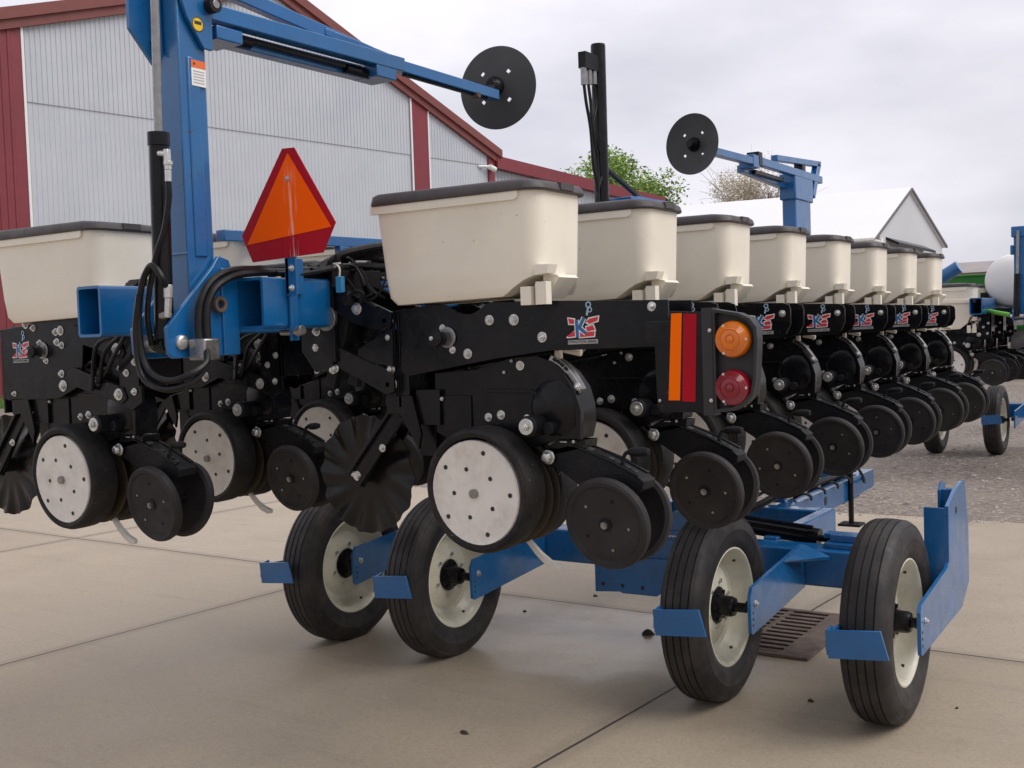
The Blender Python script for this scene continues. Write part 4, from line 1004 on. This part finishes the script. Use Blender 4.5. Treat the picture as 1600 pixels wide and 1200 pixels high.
# tongue: two long rails with a cross member
m = MB('blue')
m.box((-2.075, 5.52, .445), (-1.995, 6.52, .60)); m.box((-2.52, 6.42, .445), (-2.075, 6.53, .598)); m.box((-3.1, 5.52, .445), (-3.02, 6.52, .60)); m.box((-3.02, 6.44, .445), (-2.52, 6.53, .597))
frame_t = part(m, 'tongue_frame', .010)
m = MB('blue'); m.prism([(6.53, .44), (8.30, .47), (8.36, .475), (8.36, .60), (7.0, .60), (6.53, .599)], -2.36, -2.27, 'yz'); m.box((-2.44, 7.9, .40), (-2.36, 8.3, .45))
m.prism([(-2.45, .60), (-2.43, .67), (-2.36, .70), (-2.33, .60)], 6.60, 6.64); m.box((-2.62, 8.2, .42), (-2.37, 8.35, .58)); m.mat('ink_hole'); m.cyl((-2.269, 7.2, .53), (-2.2675, 7.2, .53), .03, 14)
part(m, 'tongue', .008)
m = MB('dark'); m.cyl((-2.255, 7.72, .30), (-2.255, 7.72, .72), .018, 10); m.box((-2.33, 7.65, .285), (-2.18, 7.79, .30)); part(m, 'parking_jack')
random.seed(9); m = MB('hose')
for k in range(5):
    x = -2.28 + .025 * (k % 3); z = .62 + .02 * (k % 4)
    pts = [(x - .3 + .05 * k * .3, 5.55 + .05 * k, .60), (x - .18, 5.75 + .04 * k, z + .03), (x - .12, 6.1, z), (x - .10, 6.5, z + .02), (x - .14, 6.9, .62), (x - .12, 7.5, .62), (x - .1, 8.1, .62)]
    m.tube(pts, .011, 7)
m.tube([(-2.3, 7.7, .62), (-2.22, 7.75, .68), (-2.20, 7.85, .60), (-2.24, 8.0, .55), (-2.3, 8.1, .62)], .009, 7)
for k in range(4): m.tube([(-2.33, 6.75 + .28 * k, .61), (-2.27, 6.75 + .28 * k, .64), (-2.24, 6.8 + .28 * k, .62), (-2.25, 6.85 + .28 * k, .59)], .009, 6)
part(m, 'tongue_hoses')

# every closing wheel arm hangs a little differently
random.seed(19)
for o in list(bpy.data.objects):
    if o.name.split('.')[0] != 'row_unit' or o in (uR1, uL1): continue
    a_ = R(random.uniform(-1.8, 1.8)); T = Matrix.Translation((-1.831, 0, 1.304)); X = T @ Matrix.Rotation(a_, 4, 'Y') @ T.inverted()
    for ch in o.children:
        if ch.name.split('.')[0] in ('closing_arm', 'closing_wheel', 'down_pressure_lever'): ch.matrix_basis = X
        if ch.name.split('.')[0] == 'seed_firmer': ch.matrix_basis = Matrix.Translation((-1.96, 0, 1.04)) @ Matrix.Rotation(a_ * 3, 4, 'Y') @ Matrix.Translation((1.96, 0, -1.04))
        if ch.name.split('.')[0] in ('decal', 'decal_lettering'): ch.location = (a_ * .12, 0, a_ * .08)
# no two wheels stopped in the same position
random.seed(77)
for o in list(bpy.data.objects):
    nm = o.name.split('.')[0]; k_ = random.random() * 6.28
    for key, C0, ax in (('gauge_wheel', (-2.045, 0, 1.198), (-.02, 1, .03)), ('closing_wheel', (-1.615, -.078, 1.108), (.05, 1, .17)), ('coulter_blade', (-2.632, 0, 1.21), (0, 1, 0)), ('transport_wheel', None, (1, 0, 0))):
        if nm != key or not C0: continue
        c_ = sum((Vector(v) for v in o.bound_box), Vector()) / 8
        if nm == 'closing_wheel' and c_.y > 0: C0, ax = (-1.615, .078, 1.108), (-.05, 1, -.17)
        if nm == 'gauge_wheel': ax = (-.02, 1, -.03) if c_.y > 0 else (.02, 1, .03)
        T = Matrix.Translation(C0); o.matrix_basis = o.matrix_basis @ T @ Matrix.Rotation(k_, 4, Vector(ax).normalized()) @ T.inverted()

# ------------------------------------------------------------------ the second planter, parked beyond
DX, DY = 1.02, 10.1
P2 = empty('seed_planter', (PL.location.x + DX, PL.location.y + DY, 0))
tag(P2, 'second blue planter with a white tank parked on the gravel at the right edge', 'planter')
for o in [x for x in PL.children if x.name.split('.')[0] in ('tool_bar', 'mast_bracket', 'transport_wheel', 'wheel_arm', 'scraper', 'axle_beam', 'gusset')]:
    if o is mast2: continue
    if o.name.startswith('hydraulic'): 
        c_ = copy_tree(o, P2); continue
    c_ = copy_tree(o, P2)
for k in range(3):
    c_ = copy_tree(uL1, P2); c_.location = (-1.60 - PL.location.x, 2.785 + .722 * k - PL.location.y, 0)
    for ch in c_.children:
        if ch.name.startswith('hopper_lid'): ch.data = LID2
        elif ch.name.startswith('hopper'): ch.data = HOP2
    mm = MB('cream'); mm.prism([(-2.44, 1.865), (-2.44, 1.905), (-1.770, 1.905), (-1.770, 1.865)], -.170, .165); mm.build('hopper_rib', c_, .004)
for k in range(2):
    c_ = copy_tree(uR2, P2); c_.location = (-PL.location.x, 3.05 + .762 * k - PL.location.y, 0)
def part2(m, name, bevel=0):      # modelled in world coordinates
    o = m.build(name, P2, bevel); o.location = -P2.location; return o
m = MB('tank'); m.lathe([(0, 0), (.10, .004), (.20, .03), (.27, .075), (.295, .13), (.30, .2), (.30, .9), (.27, .98), (.15, 1.03), (0, 1.04)], (-2.07, 13.25, 2.10), (0, 1, 0), 40)
part2(m, 'liquid_tank')
m = MB('black'); m.box((-2.42, 13.3, 1.76), (-1.80, 13.42, 1.80)); m.box((-2.42, 14.0, 1.76), (-1.80, 14.1, 1.80)); m.box((-2.4, 13.3, 1.76), (-2.36, 14.1, 1.98)); m.box((-1.9, 13.3, 1.76), (-1.86, 14.1, 1.79)); m.box((-2.12, 13.3, 1.60), (-2.06, 14.0, 1.76)); part2(m, 'tank_cradle', .004)
m = MB('blue'); m.box((-1.93, 12.52, 1.70), (-1.77, 12.64, 2.60)); m.box((-1.95, 12.50, 2.52), (-1.75, 12.66, 2.63)); m.box((-1.96, 12.50, 2.34), (-1.93, 12.56, 2.44)); part2(m, 'marker_mast', .008)
m = MB('black'); m.cyl((-1.90, 12.44, 1.70), (-1.885, 12.44, 2.14), .032, 16); m.mat('steel'); m.cyl((-1.885, 12.44, 2.14), (-1.875, 12.44, 2.58), .014, 12); part2(m, 'hydraulic_cylinder')
m = MB('lime'); m.tube([(-2.33, 12.9, 1.74), (-2.25, 12.85, 1.77), (-2.15, 12.8, 1.75), (-2.02, 12.8, 1.72)], .024); part2(m, 'lime_hose')
m = MB('blue'); m.cyl((-4.30, 19.6, 2.30), (-3.86, 19.6, 2.56), .11, 20); m.cyl((-4.30, 19.6, .9), (-4.30, 19.6, 2.4), .05, 12)
part2(m, 'marker_tube')

# ------------------------------------------------------------------ buildings
def Pw(t_): return (-34.8 + 2.465 * t_, 23.55 + 18.28 * t_)
wd = Vector((2.465, 18.28, 0)).normalized(); wn = Vector((wd.y, -wd.x, 0))    # wall normal towards the yard
TL, TA, TR = -.40, .566, 1.298
ZL, ZA, ZR = 10.9, 16.4, 10.85
def topz(t_): return ZL + (ZA - ZL) * (t_ - TL) / (TA - TL) if t_ < TA else ZA + (ZR - ZA) * (t_ - TA) / (TR - TA)
def W(t_, z, o=0): x, y = Pw(t_); return (x + wn.x * o, y + wn.y * o, z)
BB = empty('machine_shed', W(.5, 0)); tag(BB, 'big pale metal machine shed with dark red trim behind the planter', 'shed')
def bpart(m, name, bevel=0, root=BB): o = m.build(name, root, bevel); o.location = -root.location; return o
m = MB('sheet'); D = -26
pts = [(TL, 0), (TR, 0), (TR, ZR), (TA, ZA), (TL, ZL)]
vs = [W(a, z) for a, z in pts] + [W(a, z, D) for a, z in pts]
m.add(vs, [(0, 1, 2, 3, 4), (9, 8, 7, 6, 5), (0, 5, 6, 1), (1, 6, 7, 2), (4, 9, 5, 0)])
bpart(m, 'wall')
m = MB('sheet'); Lw = 18.445
def ribs(m, t0, t1, z0, zf, pitch, w, pr, off=0):
    n = int((t1 - t0) * Lw / pitch)
    for i in range(n):
        t_ = t0 + (i + .5) * pitch / Lw; a = w / 2 / Lw; b = w * .32 / Lw; zt = zf(t_) - .05
        q = [W(t_ - a, z0, off), W(t_ - b, z0, off + pr), W(t_ + b, z0, off + pr), W(t_ + a, z0, off), W(t_ - a, zt, off), W(t_ - b, zt, off + pr), W(t_ + b, zt, off + pr), W(t_ + a, zt, off)]
        m.add(q, [(0, 1, 5, 4), (1, 2, 6, 5), (2, 3, 7, 6)])
zs_ = 1.7 + 8.5
ribs(m, -.012, .985, zs_ + .01, topz, .19, .08, .022, .012); ribs(m, -.012, .985, .2, lambda t_: zs_ + .03, .19, .08, .014)
ribs(m, 1.047, 1.272, zs_ + .01, topz, .19, .08, .022, .012); ribs(m, 1.047, 1.272, .2, lambda t_: zs_ + .03, .19, .08, .014)
m.add([W(-.012, zs_, .011), W(.985, zs_, .011), W(.985, topz(.985) - .05, .011), W(TA, ZA - .05, .011), W(-.012, topz(-.012) - .05, .011)], [(0, 1, 2, 3, 4)])
m.add([W(1.047, zs_, .011), W(1.272, zs_, .011), W(1.272, topz(1.272) - .05, .011), W(1.047, topz(1.047) - .05, .011)], [(0, 1, 2, 3)])
m.mat('brownroof'); 
for a, b in ((-.012, .985), (1.047, 1.272)): m.add([W(a, zs_ - .008, .042), W(b, zs_ - .008, .042), W(b, zs_ + .012, .042), W(a, zs_ + .012, .042)], [(0, 1, 2, 3)])
bpart(m, 'corrugated_cladding')
m = MB('barnred')
def slab(m, t0, t1, z0, z1, o0, o1, z1b=None):
    z1b = z1 if z1b is None else z1b
    q = [W(t0, z0, o0), W(t1, z0, o0), W(t1, z1b, o0), W(t0, z1, o0), W(t0, z0, o1), W(t1, z0, o1), W(t1, z1b, o1), W(t0, z1, o1)]
    m.add(q, [(3, 2, 1, 0), (4, 5, 6, 7), (0, 1, 5, 4), (2, 3, 7, 6), (1, 2, 6, 5), (3, 0, 4, 7)])
slab(m, -.40, -.016, 0, topz(-.40) - .02, .002, .08, topz(-.016) - .02)
ribs(m, -.40, -.02, .1, topz, .26, .12, .03, .08)
bpart(m, 'red_wall_panel')
m = MB('barnred'); slab(m, .987, 1.045, 0, topz(.987) - .02, .002, .10, topz(1.045) - .02); bpart(m, 'red_pilaster')
m = MB('barnred'); slab(m, 1.274, 1.298, 0, topz(1.274) - .02, .002, .10, topz(1.298) - .02); bpart(m, 'red_pilaster')
for t_ in (-.014, .985, 1.046): m = MB('white'); slab(m, t_ - .0025, t_ + .0025, 0, topz(t_) - .1, .06, .105); bpart(m, 'white_edging')
m = MB('trimred')
def rake(t0, z0, t1, z1, o0, o1, h):
    q = [W(t0, z0 - h, o0), W(t1, z1 - h, o0), W(t1, z1, o0), W(t0, z0, o0), W(t0, z0 - h, o1), W(t1, z1 - h, o1), W(t1, z1, o1), W(t0, z0, o1)]
    m.add(q, [(3, 2, 1, 0), (4, 5, 6, 7), (0, 1, 5, 4), (2, 3, 7, 6), (1, 2, 6, 5), (3, 0, 4, 7)])
ex = .02; sR = (ZR - ZA) / (TR - TA); sL = (ZA - ZL) / (TA - TL)
for h, o1 in ((.72, .22), (.40, .34)):
    rake(TL, ZL + .32, TA, ZA + .32, -.1, o1, h); rake(TA, ZA + .32, TR + ex, ZR + .32 + sR * ex, -.1, o1, h)
bpart(m, 'rake_trim')
m = MB('roofwhite')
for (t0, z0, t1, z1) in ((TL - .01, ZL + .30, TA, ZA + .30), (TA, ZA + .30, TR + ex, ZR + .30 + sR * ex)):
    q = [W(t0, z0, -.1), W(t1, z1, -.1), W(t1, z1, D), W(t0, z0, D)]; q2 = [(x, y, z - .12) for x, y, z in q]
    m.add(q + q2, [(0, 1, 2, 3), (7, 6, 5, 4), (0, 4, 5, 1), (2, 6, 7, 3)])
bpart(m, 'roof')
m = MB('white'); q = Vector(W(1.235, zs_ - .1, .03)); m.cyl(q, q + wn * .25 + wd * .6, .07, 8); m.cyl(q + wn * .25 + wd * .55, q + wn * .28 + wd * .95 + Vector((0, 0, -.12)), .14, 10); bpart(m, 'wall_lamp')

LT = empty('lean_to', W(1.65, 0)); tag(LT, 'low lean-to with red eave trim joined to the right end of the big shed', 'shed')
m = MB('sheet'); t0, t1 = 1.302, 2.12; z0, z1 = 10.72, 9.70
q = [W(t0, 0, -.2), W(t1, 0, -.2), W(t1, z1 - .3, -.2), W(t0, z0 - .3, -.2)] + [W(t0, 0, -14), W(t1, 0, -14), W(t1, z1 - .3, -14), W(t0, z0 - .3, -14)]
m.add(q, [(0, 1, 2, 3), (7, 6, 5, 4), (1, 5, 6, 2), (3, 2, 6, 7), (4, 0, 3, 7)])
ribs(m, 1.31, 2.11, .2, lambda t_: z0 + (z1 - z0) * (t_ - t0) / (t1 - t0) - .45, .26, .12, .04, -.2); bpart(m, 'wall', 0, LT)
m = MB('barnred'); rake(t0, z0, t1 + .02, z1, -.3, .25, .62); bpart(m, 'eave_trim', 0, LT)
m = MB('roofwhite'); q = [W(t0, z0, -.3), W(t1 + .02, z1, -.3), W(t1 + .02, z1, -14), W(t0, z0, -14)]; m.add(q + [(x, y, z - .1) for x, y, z in q], [(0, 1, 2, 3), (7, 6, 5, 4), (0, 4, 5, 1)]); bpart(m, 'roof', 0, LT)

# white roofed barn
WB = empty('white_barn', (-12, 43.5, 0)); tag(WB, 'white roofed gabled barn standing on the right beyond the hoppers', 'barn')
eL, eR, ap = Vector((-10.79, 40.3, 4.70)), Vector((-9.76, 46.4, 4.70)), Vector((-10.26, 43.3, 6.62))
rd = Vector((-8.6, -1.3, 0)).normalized() * 16
m = MB('barnwall'); b0, b1 = Vector((eL.x, eL.y, 0)), Vector((eR.x, eR.y, 0))
vs = [b0, b1, eR, ap, eL] + [v + rd for v in (b0, b1, eR, ap, eL)]
m.add(vs, [(0, 1, 2, 3, 4), (9, 8, 7, 6, 5), (0, 4, 9, 5), (2, 1, 6, 7)]); bpart(m, 'wall', 0, WB)
m = MB('roofwhite'); up = Vector((0, 0, .05)); ov = -rd.normalized() * .10; dL = (eL - ap).normalized() * .25; dR = (eR - ap).normalized() * .25
for e_, d_ in ((eL, dL), (eR, dR)):
    q = [ap + up + ov, e_ + d_ + up + ov, e_ + d_ + up + rd, ap + up + rd]; q2 = [v - Vector((0, 0, .10)) for v in q]
    m.add(q + q2, [(0, 1, 2, 3), (7, 6, 5, 4), (0, 4, 5, 1), (1, 5, 6, 2)])
bpart(m, 'roof', 0, WB)
m = MB('greytrim')
for e_, d_ in ((eL, dL), (eR, dR)): m.bar(ap + ov * 1.1 - Vector((0, 0, .02)), e_ + d_ + ov * 1.1 - Vector((0, 0, .02)), .05, .09)
bpart(m, 'rake_trim', 0, WB)
m = MB('tab'); m.cyl(eL + dL + rd, eL + dL + ov, .10, 8); m.tube([eL + dL + ov * .2, eL + dL + Vector((.3, .25, -.1)), eL + Vector((.1, .2, -.35)), eL + Vector((.08, .2, -4.6))], .07, 8, 3); bpart(m, 'gutter', 0, WB)
m = MB('black'); a_, b_ = eL.lerp(eR, .16), eL.lerp(eR, .70); o_ = -rd.normalized()
hA, hB = Vector((0, 0, -.08)), Vector((0, 0, -.28))
q = [a_ + hA + Vector((0, 0, .12)), b_ + hB + Vector((0, 0, .12)), b_ + hB + o_ * .45 + Vector((0, 0, -.10)), a_ + hA + o_ * .45 + Vector((0, 0, -.10))]
m.add(q + [v - Vector((0, 0, .10)) for v in q], [(0, 1, 2, 3)[::-1], (7, 6, 5, 4)[::-1], (0, 4, 5, 1), (1, 5, 6, 2), (2, 6, 7, 3), (3, 7, 4, 0)]); bpart(m, 'awning', 0, WB)

# low far building and the green machine in front of it
FB = empty('farm_building', (-9, 62, 0)); tag(FB, 'low tan building with grey brown roof far off at the right edge', 'building')
m = MB('tan'); m.box((-12.6, 60.2, 0), (-1.5, 68, 4.0)); bpart(m, 'wall', 0, FB)
m = MB('brownroof'); m.add([(-12.9, 59.8, 4.0), (-1.2, 59.8, 4.0), (-1.2, 64, 4.72), (-12.9, 64, 4.72), (-12.9, 68.4, 4.0), (-1.2, 68.4, 4.0)], [(0, 1, 2, 3), (3, 2, 5, 4), (0, 3, 4), (1, 5, 2)]); bpart(m, 'roof', 0, FB)
GM = empty('grain_cart', (-6.1, 34, 0)); tag(GM, 'bright green farm cart seen between the hoppers and the white tank', 'farm cart')
m = MB('green'); m.loft([[(-6.6, 33.2, 1.2), (-4.6, 33.2, 1.2), (-4.6, 35, 1.2), (-6.6, 35, 1.2)], [(-7.3, 32.8, 2.55), (-4.2, 32.8, 2.55), (-4.2, 35.4, 2.55), (-7.3, 35.4, 2.55)], [(-7.3, 32.8, 2.86), (-4.2, 32.8, 2.86), (-4.2, 35.4, 2.86), (-7.3, 35.4, 2.86)]]); m.box((-7.35, 32.75, 2.84), (-4.15, 32.85, 2.90)); bpart(m, 'box_body', .02, GM)
for x in (-6.6, -4.9):
    m = MB('tyre'); m.lathe([(.3, -.2), (.55, -.24), (.66, -.2), (.68, 0), (.66, .2), (.55, .24), (.3, .2)], (x, 33.1, .68), (1, 0, 0), 28); m.mat('yellow'); m.lathe([(0, .12), (.3, .12), (.3, -.12), (0, -.12)], (x, 33.1, .68), (1, 0, 0), 20); bpart(m, 'wheel', 0, GM)
m = MB('black'); m.box((-6.6, 33.0, 1.0), (-4.7, 33.2, 1.22)); m.cyl((-6.7, 33.1, .68), (-4.8, 33.1, .68), .06, 8); bpart(m, 'chassis', 0, GM)

# ------------------------------------------------------------------ trees
def tree(name, base, h, crown_c, rad, leafmats, n, leaf, label, limbs=9, seed=1, clumps=26, twigs=0):
    random.seed(seed); root = empty(name, base); tag(root, label, 'tree')
    m = MB('bark'); B = Vector((0, 0, 0)); top = Vector((crown_c[0] * .6, crown_c[1] * .6, h * .62))
    m.tube([B, Vector((.06 * h * .1, 0, h * .2)), Vector((top.x * .4, top.y * .4, h * .4)), top], [h * .032] * 4 + [h * .028] * 4 + [h * .02] * 4 + [h * .014] * 4 + [h * .008] * 4, 9)
    C_ = Vector(crown_c); ends = []
    for k in range(limbs):
        a = 6.283 * k / limbs + random.uniform(-.3, .3); el = random.uniform(.1, 1.2); s = Vector((top.x * .5, top.y * .5, h * random.uniform(.25, .5)))
        kk = .55 if twigs else .8; e_ = C_ + Vector((rad[0] * kk * math.cos(a) * math.cos(el), rad[1] * kk * math.sin(a) * math.cos(el), rad[2] * kk * math.sin(el)))
        md = s.lerp(e_, .5) + Vector((0, 0, .04 * h)); m.tube([s, md, e_], [h * .012, h * .01, h * .008, h * .006, h * .004, h * .003], 6); ends.append((s, md, e_))
    m.build('trunk', root)
    cl = []
    for k in range(clumps):
        while True:
            q = Vector((random.uniform(-1, 1), random.uniform(-1, 1), random.uniform(-.75, 1)))
            if .35 < q.length < 1: break
        cl.append((C_ + Vector((q.x * rad[0], q.y * rad[1], q.z * rad[2])), random.uniform(.24, .42) * min(rad)))
    m = MB(leafmats[0])
    if twigs:
        m.mat('twig')
        for k in range(twigs):
            s_, md, e_ = random.choice(ends); p = md.lerp(e_, random.random()); c0, r0 = min((random.choice(cl) for _ in range(6)), key=lambda c_: (c_[0] - p).length)
            q = c0 + Vector((random.gauss(0, 1), random.gauss(0, 1), random.gauss(0, 1))) * r0
            if (q - p).length > rad[0] * 1.2: p = q.lerp(p, .5)
            m.tube([p, p.lerp(q, .5) + Vector((0, 0, .15)), q], [.020, .012, .007], 3, 1)
    for k in range(n):
        c0, r0 = random.choice(cl); d_ = Vector((random.gauss(0, 1), random.gauss(0, 1), random.gauss(0, 1))); p = c0 + d_.normalized() * r0 * random.random() ** .45 * random.uniform(.8, 1.25)
        a = Vector((random.gauss(0, 1), random.gauss(0, 1), random.gauss(0, .6))).normalized(); b_ = a.cross(Vector((random.gauss(0, 1), random.gauss(0, 1), 1))).normalized()
        s = leaf * random.uniform(.6, 1.3); m.mat(leafmats[k % len(leafmats)])
        m.add([p - a * s, p + b_ * s * .55, p + a * s, p - b_ * s * .55], [(0, 1, 2, 3)])
    m.build('crown', root, sharp=180)
tree('leafy_tree', (-32.6, 64, 0), 14, (-1.3, 0, 8.9), (4.0, 3.6, 3.9), ('leaf', 'leaf2', 'leaf'), 30000, .125, 'bright green spring tree rising above the lean-to roof', seed=4, clumps=70)
tree('budding_tree', (-23.0, 62, 0), 11, (-.2, 0, 7.6), (3.4, 2.6, 3.3), ('bud',), 12000, .06, 'pale budding tree with bare twigs behind the white barn roof', seed=8, clumps=30, twigs=1300, limbs=14)
tree('dark_shrub', (-6.45, 30, 0), 3.1, (0, 0, 2.35), (.28, .3, .62), ('shrub',), 900, .07, 'dark narrow shrub behind the last hopper beside the blue tube', seed=2, clumps=10, limbs=5)

# ------------------------------------------------------------------ sky, sun, camera
w = bpy.data.worlds.new('World'); scene.world = w; w.use_nodes = True; nt = w.node_tree; N, L = nt.nodes, nt.links
for n in list(N): N.remove(n)
out = N.new('ShaderNodeOutputWorld')
SUN_EL, SUN_AZ = 52, 75          # azimuth measured from +Y towards +X
sky = N.new('ShaderNodeTexSky'); sky.sky_type = 'NISHITA'; sky.sun_disc = False; sky.sun_elevation = R(SUN_EL); sky.sun_rotation = R(SUN_AZ)
bg1 = N.new('ShaderNodeBackground'); bg1.inputs['Strength'].default_value = .06; L.new(sky.outputs[0], bg1.inputs[0])
tc = N.new('ShaderNodeTexCoord'); mp = N.new('ShaderNodeMapping'); mp.inputs['Scale'].default_value = (1, 1, 2.6); L.new(tc.outputs['Generated'], mp.inputs[0])
n1 = N.new('ShaderNodeTexNoise'); n1.inputs['Scale'].default_value = 2.6; n1.inputs['Detail'].default_value = 5; n1.inputs['Roughness'].default_value = .5; L.new(mp.outputs[0], n1.inputs['Vector'])
cr = N.new('ShaderNodeValToRGB'); L.new(n1.outputs['Fac'], cr.inputs[0]); e = cr.color_ramp.elements
e[0].position = .36; e[0].color = (.485, .485, .538, 1); e[1].position = .64; e[1].color = (.715, .695, .75, 1)
# cloud cover thins out towards the left of the view
dt = N.new('ShaderNodeVectorMath'); dt.operation = 'DOT_PRODUCT'; L.new(tc.outputs['Generated'], dt.inputs[0]); dt.inputs[1].default_value = (-.72, .35, .60)
mr = N.new('ShaderNodeMapRange'); L.new(dt.outputs['Value'], mr.inputs[0]); mr.inputs[1].default_value = .35; mr.inputs[2].default_value = .98; mr.inputs[3].default_value = .81; mr.inputs[4].default_value = 1.12
sc_ = N.new('ShaderNodeVectorMath'); sc_.operation = 'SCALE'; L.new(cr.outputs[0], sc_.inputs[0]); L.new(mr.outputs[0], sc_.inputs['Scale'])
bg2 = N.new('ShaderNodeBackground'); bg2.inputs['Strength'].default_value = 1.0; L.new(sc_.outputs[0], bg2.inputs[0])
mx = N.new('ShaderNodeMixShader'); mx.inputs[0].default_value = .94; L.new(bg1.outputs[0], mx.inputs[1]); L.new(bg2.outputs[0], mx.inputs[2]); L.new(mx.outputs[0], out.inputs[0])

sl = bpy.data.lights.new('sun', 'SUN'); sl.energy = 1.5; sl.angle = R(45); sl.color = (1, .965, .92)
so = bpy.data.objects.new('sun', sl); COL.objects.link(so)
sd = Vector((math.sin(R(SUN_AZ)) * math.cos(R(SUN_EL)), math.cos(R(SUN_AZ)) * math.cos(R(SUN_EL)), math.sin(R(SUN_EL))))
so.rotation_euler = sd.to_track_quat('Z', 'Y').to_euler(); so.location = (5, 5, 20)

cam = bpy.data.cameras.new('camera'); co = bpy.data.objects.new('camera', cam); COL.objects.link(co); scene.camera = co
Rr = Vector((.83746744, .54547904, -.03317992)); Uu = Vector((.0029228, .05624324, .99841282)); Ff = Vector((-.54647941, .8362352, -.04550755))
mt = Matrix.Identity(4)
for i in range(3): mt[i][0], mt[i][1], mt[i][2] = Rr[i], Uu[i], -Ff[i]
mt.translation = (0, 0, 1.7); co.matrix_world = mt
cam.sensor_width = 36; cam.lens = 36 * 1735.4 / 1600; cam.clip_end = 3000; cam.clip_start = .05

scene.view_settings.view_transform = 'Standard'; scene.view_settings.look = 'None'; scene.view_settings.gamma = 1; scene.view_settings.exposure = 0.58
scene.render.film_transparent = False
